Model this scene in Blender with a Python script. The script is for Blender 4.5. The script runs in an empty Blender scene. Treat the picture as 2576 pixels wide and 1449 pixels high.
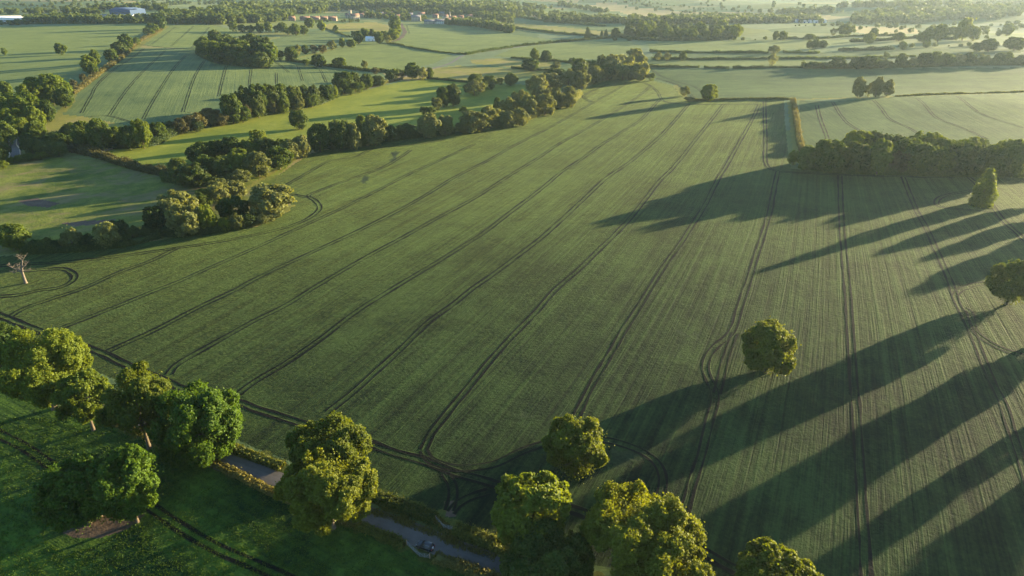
import bpy, math, random
import numpy as np
SC = bpy.context.scene
COL = SC.collection
R = math.radians
# ------------------------------------------------------------------ camera
CAM_H, PITCH, FPX, CX, CY = 105.0, 24.7, 1717.0, 1288.0, 724.5   # measured on a 2576 x 1449 view of the photograph
cam_d = bpy.data.cameras.new('camera'); cam = bpy.data.objects.new('camera', cam_d); COL.objects.link(cam)
cam.location = (0, 0, CAM_H); cam.rotation_euler = (R(90 - PITCH), 0, 0)
cam_d.sensor_width = 36; cam_d.lens = 36 * FPX / 2576
cam_d.clip_start = 1; cam_d.clip_end = 20000
SC.camera = cam
# ------------------------------------------------------------------ light
SUN_EL, SUN_AZ = 7.6, 60.0          # azimuth clockwise from +Y (the viewing direction)
world = bpy.data.worlds.new('World'); SC.world = world; world.use_nodes = True
wt = world.node_tree; wt.nodes.clear()
sky = wt.nodes.new('ShaderNodeTexSky'); sky.sky_type = 'NISHITA'; sky.sun_disc = False
sky.sun_elevation = R(SUN_EL); sky.sun_rotation = R(SUN_AZ); sky.altitude = 100; sky.ozone_density = 3; sky.dust_density = .5
bg = wt.nodes.new('ShaderNodeBackground'); bg.inputs[1].default_value = 0.09
wo = wt.nodes.new('ShaderNodeOutputWorld')
wt.links.new(sky.outputs[0], bg.inputs[0]); wt.links.new(bg.outputs[0], wo.inputs[0])
sun_d = bpy.data.lights.new('sun', 'SUN'); sun = bpy.data.objects.new('sun', sun_d); COL.objects.link(sun)
sun_d.energy = 5.0; sun_d.angle = R(0.5); sun_d.color = (1.0, 0.81, 0.47)
sun.rotation_euler = (R(90 - SUN_EL), 0, R(180 - SUN_AZ)); sun.location = (0, 0, 200)
SC.view_settings.view_transform = 'Standard'; SC.view_settings.look = 'None'
SC.view_settings.exposure = 2.45; SC.view_settings.gamma = 1
SC.render.engine = 'CYCLES'
cy = SC.cycles
cy.max_bounces = 5; cy.diffuse_bounces = 3; cy.glossy_bounces = 2; cy.transmission_bounces = 4; cy.volume_bounces = 1
cy.use_denoising = True; cy.use_adaptive_sampling = False
cy.caustics_reflective = False; cy.caustics_refractive = False; cy.sample_clamp_indirect = 4
HAZE_DENSITY, HAZE_G = 0.000038, 0.48

rng = np.random.default_rng(7); random.seed(7)
# ------------------------------------------------------------------ terrain height
def sstep(a, b, x):
    t = np.clip((x - a) / (b - a), 0, 1); return t * t * (3 - 2 * t)
BUMPS = [(-385, 760, 120, 170, 9.0), (-300, 420, 200, 120, -2.5), (340, 575, 140, 60, 8.5), (300, 470, 120, 35, 2.5), (250, 800, 260, 120, 4.0),
         (60, 470, 140, 120, 2.5), (-60, 760, 150, 180, -3.0), (-900, 1100, 300, 260, 10), (180, 400, 60, 60, 2.0), (700, 1000, 300, 200, 12)]
def Z(x, y):
    x = np.asarray(x, float); y = np.asarray(y, float)
    q = np.clip((330 - y) / 100, 0, 3.2)
    z = -2.9 * q * q  # near slope shaped to tilt away from the sun and darken the foreground
    for cx, cyy, sx, sy, h in BUMPS:
        z = z + h * np.exp(-((x - cx) / sx) ** 2 / 2 - ((y - cyy) / sy) ** 2 / 2)
    w = sstep(900, 2200, np.hypot(x, y))
    z = z + w * (12 * np.sin(x / 330 + 1) * np.sin(y / 410) + 7 * np.sin(x / 190 + y / 270) + 6)
    z = z + 0.016 * np.clip(np.hypot(x, y) - 2700, 0, 3500)
    return z
_sp, _cp = math.sin(R(PITCH)), math.cos(R(PITCH))
_T = np.geomspace(60, 7000, 420)
def ray(px, py):
    dx = (np.asarray(px, float) - CX) / FPX; dy = -(np.asarray(py, float) - CY) / FPX
    return np.stack([dx, _cp + dy * _sp, -_sp + dy * _cp], -1)
def march(px, py, dz=0.0):
    """point of the photograph -> point on the terrain (raised by dz)"""
    d = np.atleast_2d(ray(px, py)); n = len(d); dz = np.broadcast_to(dz, (n,))
    P = d[:, None, :] * _T[None, :, None]
    below = (CAM_H + P[..., 2]) < Z(P[..., 0], P[..., 1]) + dz[:, None]
    k = np.where(below.any(1), below.argmax(1), len(_T) - 1); k = np.maximum(k, 1)
    a, b = _T[k - 1].copy(), _T[k].copy()
    for _ in range(26):
        m = (a + b) / 2; q = d * m[:, None]
        s = (CAM_H + q[:, 2]) < Z(q[:, 0], q[:, 1]) + dz
        b = np.where(s, m, b); a = np.where(s, a, m)
    q = d * b[:, None]
    return np.stack([q[:, 0], q[:, 1], CAM_H + q[:, 2]], -1)
def G(pts):
    p = np.array(pts, float); return march(p[:, 0], p[:, 1])
def resample(p, step, smooth=True):
    p = np.asarray(p, float)[:, :2]
    if smooth and len(p) > 2:
        out = []
        e = np.vstack([2 * p[0] - p[1], p, 2 * p[-1] - p[-2]])
        for i in range(1, len(e) - 2):
            t = np.linspace(0, 1, 12, endpoint=False)[:, None]
            a, b, c, d = e[i - 1], e[i], e[i + 1], e[i + 2]
            out.append(.5 * (2 * b + (c - a) * t + (2 * a - 5 * b + 4 * c - d) * t ** 2 + (3 * b - a - 3 * c + d) * t ** 3))
        p = np.vstack(out + [p[-1:]])
    s = np.r_[0, np.cumsum(np.hypot(*np.diff(p, axis=0).T))]
    n = max(2, int(s[-1] / step) + 1); u = np.linspace(0, s[-1], n)
    return np.stack([np.interp(u, s, p[:, 0]), np.interp(u, s, p[:, 1])], -1)
def frame(p):
    t = np.gradient(p, axis=0); t /= np.maximum(np.linalg.norm(t, axis=1, keepdims=True), 1e-9)
    return t, np.stack([-t[:, 1], t[:, 0]], -1)
# ------------------------------------------------------------------ materials
def nodes(name):
    m = bpy.data.materials.new(name); m.use_nodes = True
    nt = m.node_tree; nt.nodes.clear(); return m, nt
def N(nt, t, **kw):
    n = nt.nodes.new(t)
    for k, v in kw.items():
        if isinstance(k, str) and k.startswith('i_'):
            n.inputs[k[2:].replace('_', ' ')].default_value = v
        else: setattr(n, k, v)
    return n
def LK(nt, a, b): nt.links.new(a, b)
def math_(nt, op, a, b=None, c=None):
    n = nt.nodes.new('ShaderNodeMath'); n.operation = op
    for i, v in enumerate((a, b, c)):
        if v is None: continue
        if hasattr(v, 'is_linked'): nt.links.new(v, n.inputs[i])
        else: n.inputs[i].default_value = v
    return n.outputs[0]
def mixc(nt, f, a, b, blend='MIX'):
    n = nt.nodes.new('ShaderNodeMix'); n.data_type = 'RGBA'; n.blend_type = blend
    for i, v in ((0, f), (6, a), (7, b)):
        if hasattr(v, 'is_linked'): nt.links.new(v, n.inputs[i])
        else: n.inputs[i].default_value = v if i == 0 else (*v, 1)
    return n.outputs[2]
def noise(nt, vec, scale, detail=3, rough=.55, dist=0):
    n = nt.nodes.new('ShaderNodeTexNoise'); n.inputs['Scale'].default_value = scale
    n.inputs['Detail'].default_value = detail; n.inputs['Roughness'].default_value = rough
    n.inputs['Distortion'].default_value = dist
    if vec is not None: nt.links.new(vec, n.inputs['Vector'])
    return n.outputs[0]
def ramp(nt, f, stops):
    n = nt.nodes.new('ShaderNodeValToRGB'); e = n.color_ramp.elements
    while len(e) < len(stops): e.new(.5)
    for k, (p, c) in enumerate(stops): e[k].position = p; e[k].color = (*c, 1) if len(c) == 3 else c
    nt.links.new(f, n.inputs[0]); return n.outputs[0]
def scalevec(nt, vec, sx, sy, sz=1):
    n = nt.nodes.new('ShaderNodeMapping'); n.inputs['Scale'].default_value = (sx, sy, sz)
    nt.links.new(vec, n.inputs[0]); return n.outputs[0]
def surface(nt, col, rough=.9, bump=None, bstr=.5, bdist=.2, spec=.2):
    b = nt.nodes.new('ShaderNodeBsdfPrincipled'); o = nt.nodes.new('ShaderNodeOutputMaterial')
    b.inputs['Roughness'].default_value = rough; b.inputs['Specular IOR Level'].default_value = spec
    if hasattr(col, 'is_linked'): nt.links.new(col, b.inputs['Base Color'])
    else: b.inputs['Base Color'].default_value = (*col, 1)
    if bump is not None:
        bn = nt.nodes.new('ShaderNodeBump'); bn.inputs['Strength'].default_value = bstr; bn.inputs['Distance'].default_value = bdist
        nt.links.new(bump, bn.inputs['Height']); nt.links.new(bn.outputs[0], b.inputs['Normal'])
    nt.links.new(b.outputs[0], o.inputs[0]); return b
def field_mat(name, dark, light, row=.5, patch=.5, bump=.6, dry=None, fine=2.2, sheen=0):
    m, nt = nodes(name)
    uv = N(nt, 'ShaderNodeUVMap', uv_map='rows').outputs[0]
    pos = N(nt, 'ShaderNodeNewGeometry').outputs['Position']
    g = noise(nt, pos, 1.1, 4, .7)
    f = noise(nt, pos, .35, 3, .6)
    p1 = noise(nt, pos, .022, 4, .6, .6)
    p2 = noise(nt, scalevec(nt, uv, .05, .012), 1, 3, .6)
    r1 = noise(nt, scalevec(nt, uv, .55, .006), 1.0, 2, .6)
    r2 = noise(nt, scalevec(nt, uv, fine, .03), 1.0, 3, .7)
    k = math_(nt, 'ADD', math_(nt, 'MULTIPLY', math_(nt, 'SUBTRACT', r1, .5), 1.6 * row), math_(nt, 'MULTIPLY', math_(nt, 'SUBTRACT', r2, .5), 1.3 * row))
    k = math_(nt, 'ADD', k, math_(nt, 'MULTIPLY', math_(nt, 'SUBTRACT', g, .5), 1.5))
    k = math_(nt, 'ADD', k, math_(nt, 'MULTIPLY', math_(nt, 'SUBTRACT', p1, .5), 2.2 * patch))
    k = math_(nt, 'ADD', k, math_(nt, 'MULTIPLY', math_(nt, 'SUBTRACT', p2, .5), 1.2 * patch))
    p3 = noise(nt, pos, .13, 4, .65, .5)
    k = math_(nt, 'ADD', k, math_(nt, 'MULTIPLY', math_(nt, 'SUBTRACT', p3, .5), 1.5 * patch))
    k = math_(nt, 'ADD', k, .5)
    c = ramp(nt, k, [(.0, dark), (.55, tuple((a + b) / 2 for a, b in zip(dark, light))), (1, light)])
    if dry:
        dm = ramp(nt, noise(nt, pos, .045, 5, .65, .8), [(.47, (0, 0, 0)), (.66, (1, 1, 1))])
        c = mixc(nt, math_(nt, 'MULTIPLY', dm, .75), c, dry)
    h = math_(nt, 'ADD', math_(nt, 'MULTIPLY', r2, row * .9), math_(nt, 'ADD', math_(nt, 'MULTIPLY', g, .6), math_(nt, 'ADD', math_(nt, 'MULTIPLY', r1, row * .8), math_(nt, 'MULTIPLY', f, .5))))
    b = surface(nt, c, .92, h, bump, .45, .08)
    b.inputs['Sheen Weight'].default_value = sheen; b.inputs['Sheen Roughness'].default_value = .25; b.inputs['Sheen Tint'].default_value = (.68, .85, .20, 1)
    return m
def leaf_mat(name, a, b, tr=.3, hue=.5):
    m, nt = nodes(name)
    tone = N(nt, 'ShaderNodeAttribute', attribute_name='tone').outputs['Fac']
    rnd = N(nt, 'ShaderNodeObjectInfo').outputs['Random']
    f = math_(nt, 'ADD', math_(nt, 'MULTIPLY', tone, .75), math_(nt, 'MULTIPLY', math_(nt, 'SUBTRACT', rnd, .3), hue))
    c = ramp(nt, f, [(0, a), (1, b)])
    d = N(nt, 'ShaderNodeBsdfPrincipled', i_Roughness=.65); d.inputs['Specular IOR Level'].default_value = .25
    t = N(nt, 'ShaderNodeBsdfTranslucent')
    tc = mixc(nt, 1.0, c, (1.25, 1.12, .35), 'MULTIPLY')
    LK(nt, c, d.inputs['Base Color']); LK(nt, tc, t.inputs[0])
    mx = N(nt, 'ShaderNodeMixShader'); mx.inputs[0].default_value = tr
    LK(nt, d.outputs[0], mx.inputs[1]); LK(nt, t.outputs[0], mx.inputs[2])
    o = N(nt, 'ShaderNodeOutputMaterial'); LK(nt, mx.outputs[0], o.inputs[0]); return m
def plain(name, col, rough=.8, var=.25, scale=3, spec=.3, bump=.2, metal=0):
    m, nt = nodes(name)
    pos = N(nt, 'ShaderNodeTexCoord').outputs['Object']
    n = noise(nt, pos, scale, 4, .6)
    c = ramp(nt, n, [(.25, tuple(v * (1 - var) for v in col)), (.75, tuple(min(1, v * (1 + var)) for v in col))])
    b = surface(nt, c, rough, n, bump, .05, spec); b.inputs['Metallic'].default_value = metal; return m
M = {}
M['crop'] = field_mat('crop', (.004, .012, .005), (.040, .070, .017), 1.1, .75, 1.0, None, 2.2, .15)
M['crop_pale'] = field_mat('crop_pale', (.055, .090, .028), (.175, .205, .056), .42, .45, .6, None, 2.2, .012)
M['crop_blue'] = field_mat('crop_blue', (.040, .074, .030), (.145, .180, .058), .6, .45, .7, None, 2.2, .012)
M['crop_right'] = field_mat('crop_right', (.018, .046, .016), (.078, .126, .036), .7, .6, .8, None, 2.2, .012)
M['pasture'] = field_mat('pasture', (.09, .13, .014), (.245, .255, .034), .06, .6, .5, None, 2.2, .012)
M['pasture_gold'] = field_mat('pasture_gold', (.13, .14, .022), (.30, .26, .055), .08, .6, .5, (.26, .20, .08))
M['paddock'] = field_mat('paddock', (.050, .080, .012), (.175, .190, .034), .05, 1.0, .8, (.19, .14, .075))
M['lodged_crop'] = field_mat('lodged_crop', (.008, .020, .010), (.050, .070, .024), .3, .9, .9)
M['meadow_dark'] = field_mat('meadow_dark', (.010, .030, .008), (.085, .150, .018), .5, 1.0, 1.0, None, .9)
M['verge'] = field_mat('verge', (.10, .12, .02), (.26, .23, .05), .1, .5, .8)
M['roadside'] = field_mat('roadside', (.03, .045, .008), (.13, .135, .028), .1, .9, 1.0)
M['soil'] = field_mat('soil', (.055, .04, .03), (.15, .105, .075), .1, .6, .6)
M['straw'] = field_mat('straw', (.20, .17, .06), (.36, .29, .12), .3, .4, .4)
m, nt = nodes('asphalt')
pos = N(nt, 'ShaderNodeNewGeometry').outputs['Position']
uvn = N(nt, 'ShaderNodeUVMap', uv_map='rows').outputs[0]
a1 = noise(nt, pos, .5, 4, .6); a2 = noise(nt, pos, 9, 3, .7); a3 = noise(nt, scalevec(nt, uvn, 1.6, .02), 1, 2, .5)
kk = math_(nt, 'ADD', math_(nt, 'MULTIPLY', a1, .45), math_(nt, 'ADD', math_(nt, 'MULTIPLY', a2, .25), math_(nt, 'MULTIPLY', a3, .3)))
surface(nt, ramp(nt, kk, [(.3, (.085, .074, .064)), (.7, (.160, .138, .118))]), .85, a2, .3, .02, .3); M['asphalt'] = m
M['shaded_track_soil'] = field_mat('shaded_track_soil', (.002, .003, .003), (.013, .012, .010), .2, .5, .6)  # rut soil, blackened so its colour carries the shade between the crop walls
# open country: a patchwork of unlike fields
m, nt = nodes('countryside')
pos = N(nt, 'ShaderNodeNewGeometry').outputs['Position']
wv = N(nt, 'ShaderNodeVectorMath', operation='ADD')
nz = N(nt, 'ShaderNodeTexNoise'); nz.inputs['Scale'].default_value = .004; LK(nt, pos, nz.inputs['Vector'])
sc_ = N(nt, 'ShaderNodeVectorMath', operation='SCALE'); sc_.inputs['Scale'].default_value = 90; LK(nt, nz.outputs[1], sc_.inputs[0])
LK(nt, pos, wv.inputs[0]); LK(nt, sc_.outputs[0], wv.inputs[1])
vo = N(nt, 'ShaderNodeTexVoronoi'); vo.inputs['Scale'].default_value = 1; LK(nt, scalevec(nt, wv.outputs[0], .0046, .0052, 0), vo.inputs['Vector'])
sep = N(nt, 'ShaderNodeSeparateColor'); LK(nt, vo.outputs['Color'], sep.inputs[0])
c = ramp(nt, sep.outputs[0], [(0, (.075, .11, .035)), (.3, (.12, .165, .07)), (.5, (.10, .14, .04)), (.62, (.17, .19, .07)), (.75, (.13, .17, .085)), (.86, (.27, .225, .09)), (.93, (.15, .17, .05))])
g1 = noise(nt, pos, .05, 5, .65); g2 = noise(nt, pos, .7, 3, .7)
kk = math_(nt, 'ADD', math_(nt, 'MULTIPLY', g1, .9), math_(nt, 'ADD', math_(nt, 'MULTIPLY', g2, .5), .3))
cc = N(nt, 'ShaderNodeVectorMath', operation='SCALE'); LK(nt, c, cc.inputs[0]); LK(nt, kk, cc.inputs['Scale'])
surface(nt, cc.outputs[0], .95, g2, .5, .4, .05); M['ground'] = m

LEAF = {'oak': leaf_mat('oak_leaves', (0.026, 0.06, 0.008), (0.125, 0.172, 0.024), 0.46, 0.7),
        'lime': leaf_mat('lime_leaves', (0.055, 0.1, 0.008), (0.18, 0.225, 0.022), 0.5),
        'grass': leaf_mat('meadow_grass', (.014, .050, .005), (.120, .190, .016), .5, .0),
        'gold': leaf_mat('golden_leaves', (.055, .090, .007), (.180, .205, .018), .5),
        'bright': leaf_mat('bright_leaves', (0.024, 0.074, 0.006), (0.115, 0.19, 0.014), 0.48),
        'dark': leaf_mat('dark_leaves', (0.02, 0.048, 0.009), (0.105, 0.14, 0.028), 0.42, 0.7),
        'willow': leaf_mat('willow_leaves', (0.085, 0.108, 0.034), (0.215, 0.235, 0.08), 0.46, 0.6),
        'thorn': leaf_mat('thorn_leaves', (0.05, 0.054, 0.015), (0.14, 0.125, 0.04), 0.35),
        'grey': leaf_mat('dry_twigs', (.10, .085, .065), (.20, .17, .125), .1),
        'hedge': leaf_mat('hedge_leaves', (0.034, 0.06, 0.009), (0.15, 0.16, 0.026), 0.4),
        'sun_tint': leaf_mat('sun_tinted_leaves', (.08, .085, .018), (.22, .185, .045), .3)}  # last entry: orange of the low sun put into the leaf colour
M['bark'] = plain('bark', (.11, .085, .06), .9, .4, 2, .1, .6)
M['deadwood'] = plain('deadwood', (.15, .122, .095), .85, .3, 2, .15, .5)
# ------------------------------------------------------------------ mesh helpers
def make_mesh(name, V, Fq, mats, midx=None, attrs=None, uv=None, smooth=False, tris=None):
    me = bpy.data.meshes.new(name)
    V = np.asarray(V, np.float32); Fq = np.asarray(Fq, np.int32).reshape(-1, 4) if Fq is not None else np.zeros((0, 4), np.int32)
    nq = len(Fq); T3 = np.zeros((0, 3), np.int32) if tris is None else np.asarray(tris, np.int32).reshape(-1, 3); ntri = len(T3)
    me.vertices.add(len(V)); me.vertices.foreach_set('co', V.ravel())
    idx = np.concatenate([Fq.ravel(), T3.ravel()])
    me.loops.add(len(idx)); me.loops.foreach_set('vertex_index', idx)
    me.polygons.add(nq + ntri)
    me.polygons.foreach_set('loop_start', np.concatenate([np.arange(nq) * 4, nq * 4 + np.arange(ntri) * 3]).astype(np.int32))
    me.polygons.foreach_set('loop_total', np.concatenate([np.full(nq, 4), np.full(ntri, 3)]).astype(np.int32))
    for mt in mats: me.materials.append(mt)
    if midx is not None: me.polygons.foreach_set('material_index', np.asarray(midx, np.int32))
    if smooth: me.polygons.foreach_set('use_smooth', np.ones(nq + ntri, bool))
    for k, v in (attrs or {}).items():
        a = me.attributes.new(k, 'FLOAT', 'POINT'); a.data.foreach_set('value', np.asarray(v, np.float32))
    if uv is not None:
        l = me.uv_layers.new(name='rows'); l.data.foreach_set('uv', np.asarray(uv, np.float32)[idx].ravel())
    me.update(calc_edges=True); return me
def link(name, me, parent=None):
    o = bpy.data.objects.new(name, me); COL.objects.link(o)
    if parent is not None: o.parent = parent
    return o
def tag(o, label=None, cat=None, group=None, kind=None):
    for k, v in (('label', label), ('category', cat), ('group', group), ('kind', kind)):
        if v: o[k] = v
    return o
def empty(name, loc, rz=0, scale=(1, 1, 1)):
    o = bpy.data.objects.new(name, None); COL.objects.link(o); o.empty_display_size = .5
    o.location = loc; o.rotation_euler = (0, 0, rz); o.scale = scale; return o
class MB:
    """collects boxes, prisms and tubes into one mesh"""
    def __init__(s): s.v = []; s.f = []; s.t = []; s.n = 0
    def add(s, V, F, T=()):
        V = np.asarray(V, float); s.v.append(V)
        s.f += [[i + s.n for i in q] for q in F]; s.t += [[i + s.n for i in q] for q in T]; s.n += len(V)
    def box(s, x0, x1, y0, y1, z0, z1):
        V = [(x, y, z) for z in (z0, z1) for x, y in ((x0, y0), (x1, y0), (x1, y1), (x0, y1))]
        s.add(V, [(3, 2, 1, 0), (4, 5, 6, 7), (0, 1, 5, 4), (1, 2, 6, 5), (2, 3, 7, 6), (3, 0, 4, 7)])
    def bar(s, a, b, w, h=None):
        a = np.array(a, float); b = np.array(b, float); h = h or w
        d = (b - a) / np.linalg.norm(b - a); u = np.cross(d, (0, 0, 1)); u = u / np.linalg.norm(u) if np.linalg.norm(u) > .01 else np.array((1., 0, 0)); q = np.cross(u, d)
        V = [p + u * sx * w / 2 + q * sz * h / 2 for p in (a, b) for sx, sz in ((-1, -1), (1, -1), (1, 1), (-1, 1))]
        s.add(V, [(3, 2, 1, 0), (4, 5, 6, 7), (0, 1, 5, 4), (1, 2, 6, 5), (2, 3, 7, 6), (3, 0, 4, 7)])
    def tube(s, P, r, n=7):
        P = np.asarray(P, float); r = np.broadcast_to(r, (len(P),)); t = np.gradient(P, axis=0)
        t /= np.linalg.norm(t, axis=1, keepdims=True); V = []; F = []
        for i, (p, d, q) in enumerate(zip(P, t, r)):
            u = np.cross(d, (.31, .83, .12)); u /= np.linalg.norm(u); w = np.cross(d, u)
            a = np.arange(n) / n * 2 * math.pi
            V.append(p + q * (np.cos(a)[:, None] * u + np.sin(a)[:, None] * w))
        for i in range(len(P) - 1):
            F += [(i * n + k, i * n + (k + 1) % n, (i + 1) * n + (k + 1) % n, (i + 1) * n + k) for k in range(n)]
        s.add(np.vstack(V), F, [((len(P) - 1) * n, (len(P) - 1) * n + k, (len(P) - 1) * n + k + 1) for k in range(1, n - 1)])
    def lathe(s, prof, c, axis=2, n=18):
        V = []; F = []
        for r_, h_ in prof:
            for k in range(n):
                a = k / n * 2 * math.pi; p = [r_ * math.cos(a), r_ * math.sin(a), h_]
                p = p if axis == 2 else [p[0], p[2], p[1]]; V.append(np.array(p) + c)
        for i in range(len(prof) - 1):
            F += [(i * n + k, i * n + (k + 1) % n, (i + 1) * n + (k + 1) % n, (i + 1) * n + k) for k in range(n)]
        s.add(V, F)
    def mesh(s, name, mat, smooth=False): return make_mesh(name, np.vstack(s.v), s.f if s.f else None, [mat], tris=s.t if s.t else None, smooth=smooth)
    def build(s, name, mat, parent=None, smooth=False): return link(name, s.mesh(name, mat, smooth), parent)
# ------------------------------------------------------------------ fields: polygons and strips read off the photograph
MAIN = [(-260, 665), (0, 645), (75, 640), (200, 634), (300, 622), (420, 600), (500, 588), (644, 571), (694, 548), (732, 520), (728, 500), (712, 485), (690, 462), (694, 445), (744, 410), (784, 385), (844, 372), (944, 358), (1044, 347), (1144, 333), (1219, 326), (1288, 315), (1363, 286), (1440, 262), (1452, 237), (1493, 213), (1538, 201), (1610, 197), (1645, 203), (1690, 214), (1706, 227), (1723, 248), (1788, 253), (1932, 251), (1972, 252), (1974, 300), (1980, 362), (1985, 400), (1990, 424), (2100, 432), (2250, 437), (2400, 440), (2576, 442), (2900, 445), (2900, 1700), (2250, 1640), (1900, 1525), (1700, 1455), (1400, 1405), (1264, 1366), (1144, 1320), (1094, 1292), (944, 1240), (644, 1128), (420, 1025), (300, 960), (120, 880), (0, 822), (-260, 720)]
FIELDS = [  # name, material, polygon, row direction (two points of the photograph along the rows)
 ('pasture', 'paddock', [(-300, 430), (0, 415), (80, 402), (150, 395), (250, 402), (330, 418), (430, 446), (560, 470), (700, 440), (690, 560), (500, 590), (300, 620), (0, 640), (-300, 660)], None),
 ('pasture', 'pasture', [(255, 395), (285, 368), (420, 342), (560, 315), (640, 291), (800, 256), (870, 240), (1010, 205), (1100, 196), (1330, 214), (1400, 200), (1420, 240), (1300, 320), (1150, 330), (780, 372), (700, 440), (560, 470), (430, 446), (330, 418)], None),
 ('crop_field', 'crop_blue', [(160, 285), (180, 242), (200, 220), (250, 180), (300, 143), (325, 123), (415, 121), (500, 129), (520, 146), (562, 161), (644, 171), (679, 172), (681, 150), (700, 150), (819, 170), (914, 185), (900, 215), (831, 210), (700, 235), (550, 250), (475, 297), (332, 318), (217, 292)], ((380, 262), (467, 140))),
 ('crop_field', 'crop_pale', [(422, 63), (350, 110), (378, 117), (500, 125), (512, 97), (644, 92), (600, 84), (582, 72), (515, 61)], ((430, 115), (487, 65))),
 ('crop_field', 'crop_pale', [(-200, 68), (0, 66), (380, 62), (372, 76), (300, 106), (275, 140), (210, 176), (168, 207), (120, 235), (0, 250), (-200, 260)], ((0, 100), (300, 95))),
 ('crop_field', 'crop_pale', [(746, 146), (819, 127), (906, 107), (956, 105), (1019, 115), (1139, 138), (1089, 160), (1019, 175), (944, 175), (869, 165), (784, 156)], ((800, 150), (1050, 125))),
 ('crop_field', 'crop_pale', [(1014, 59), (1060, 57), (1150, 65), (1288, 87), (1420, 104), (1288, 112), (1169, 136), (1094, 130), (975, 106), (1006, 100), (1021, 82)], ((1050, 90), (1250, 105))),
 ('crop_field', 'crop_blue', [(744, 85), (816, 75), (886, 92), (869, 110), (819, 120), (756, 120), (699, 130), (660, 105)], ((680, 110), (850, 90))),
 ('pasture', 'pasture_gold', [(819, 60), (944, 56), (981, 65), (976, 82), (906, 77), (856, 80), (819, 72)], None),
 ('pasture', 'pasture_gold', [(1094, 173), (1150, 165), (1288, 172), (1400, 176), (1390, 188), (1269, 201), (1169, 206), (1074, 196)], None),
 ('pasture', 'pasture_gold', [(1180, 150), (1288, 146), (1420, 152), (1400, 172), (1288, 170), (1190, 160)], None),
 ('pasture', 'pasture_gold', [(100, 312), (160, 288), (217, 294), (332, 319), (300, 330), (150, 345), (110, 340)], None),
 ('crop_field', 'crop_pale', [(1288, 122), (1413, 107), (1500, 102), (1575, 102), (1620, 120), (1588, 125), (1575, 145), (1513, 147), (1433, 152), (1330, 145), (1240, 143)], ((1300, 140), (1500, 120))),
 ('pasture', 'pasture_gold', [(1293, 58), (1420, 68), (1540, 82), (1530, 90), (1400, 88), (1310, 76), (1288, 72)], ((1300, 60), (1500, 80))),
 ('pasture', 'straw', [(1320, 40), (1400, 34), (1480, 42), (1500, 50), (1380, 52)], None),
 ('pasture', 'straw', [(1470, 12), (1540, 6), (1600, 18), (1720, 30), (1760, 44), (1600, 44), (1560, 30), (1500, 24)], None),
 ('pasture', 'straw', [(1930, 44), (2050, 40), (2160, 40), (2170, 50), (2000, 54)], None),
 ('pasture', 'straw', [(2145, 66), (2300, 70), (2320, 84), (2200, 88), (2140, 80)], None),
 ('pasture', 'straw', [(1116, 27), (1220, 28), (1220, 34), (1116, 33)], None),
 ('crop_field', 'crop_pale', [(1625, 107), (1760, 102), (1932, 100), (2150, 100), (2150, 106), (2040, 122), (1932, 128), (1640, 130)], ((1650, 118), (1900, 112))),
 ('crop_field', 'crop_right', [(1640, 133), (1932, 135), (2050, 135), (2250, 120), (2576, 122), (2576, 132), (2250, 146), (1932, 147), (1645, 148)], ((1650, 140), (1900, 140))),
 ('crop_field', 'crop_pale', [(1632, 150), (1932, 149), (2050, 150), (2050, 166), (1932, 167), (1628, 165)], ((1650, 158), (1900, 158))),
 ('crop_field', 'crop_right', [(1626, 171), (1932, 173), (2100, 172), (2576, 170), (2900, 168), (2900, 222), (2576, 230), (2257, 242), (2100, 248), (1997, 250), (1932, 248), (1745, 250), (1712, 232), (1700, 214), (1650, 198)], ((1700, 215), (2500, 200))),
 ('crop_field', 'crop_right', [(2010, 253), (2092, 256), (2194, 248), (2307, 241), (2576, 233), (2900, 226), (2900, 440), (2576, 440), (2020, 420), (2030, 385), (2020, 362), (2012, 300)], ((2344, 360), (2239, 300))),
 ('crop_field', 'crop', MAIN, None),
 ('meadow', 'meadow_dark', [(-400, 930), (0, 985), (240, 1045), (550, 1172), (644, 1215), (900, 1320), (1019, 1362), (1241, 1440), (1500, 1540), (1500, 1900), (-400, 1900)], ((360, 1262), (644, 1422))),
 ('bare_soil', 'soil', [(112, 1288), (135, 1330), (185, 1353), (250, 1354), (320, 1332), (362, 1297), (372, 1275), (330, 1240), (200, 1230), (120, 1245)], None),
 ('crop_field', 'lodged_crop', [(984, 382), (1004, 381), (1003, 396), (990, 412), (984, 408)], None),
 ('crop_field', 'lodged_crop', [(912, 440), (930, 446), (921, 459), (908, 463)], None),
 ('crop_field', 'lodged_crop', [(1700, 832), (1745, 836), (1770, 842), (1735, 843)], None),
 ('crop_field', 'lodged_crop', [(1290, 1038), (1345, 1042), (1340, 1050), (1300, 1047)], None),
 ('crop_field', 'lodged_crop', [(1545, 1130), (1600, 1128), (1625, 1150), (1590, 1175), (1535, 1172)], None),
 ('bare_soil', 'soil', [(1118, 1262), (1150, 1258), (1148, 1300), (1112, 1300)], None),
 ('bare_soil', 'soil', [(45, 505), (90, 498), (150, 512), (120, 522), (70, 518)], None),
 ('bare_soil', 'soil', [(150, 562), (220, 555), (290, 552), (270, 560), (190, 570)], None)]
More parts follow.
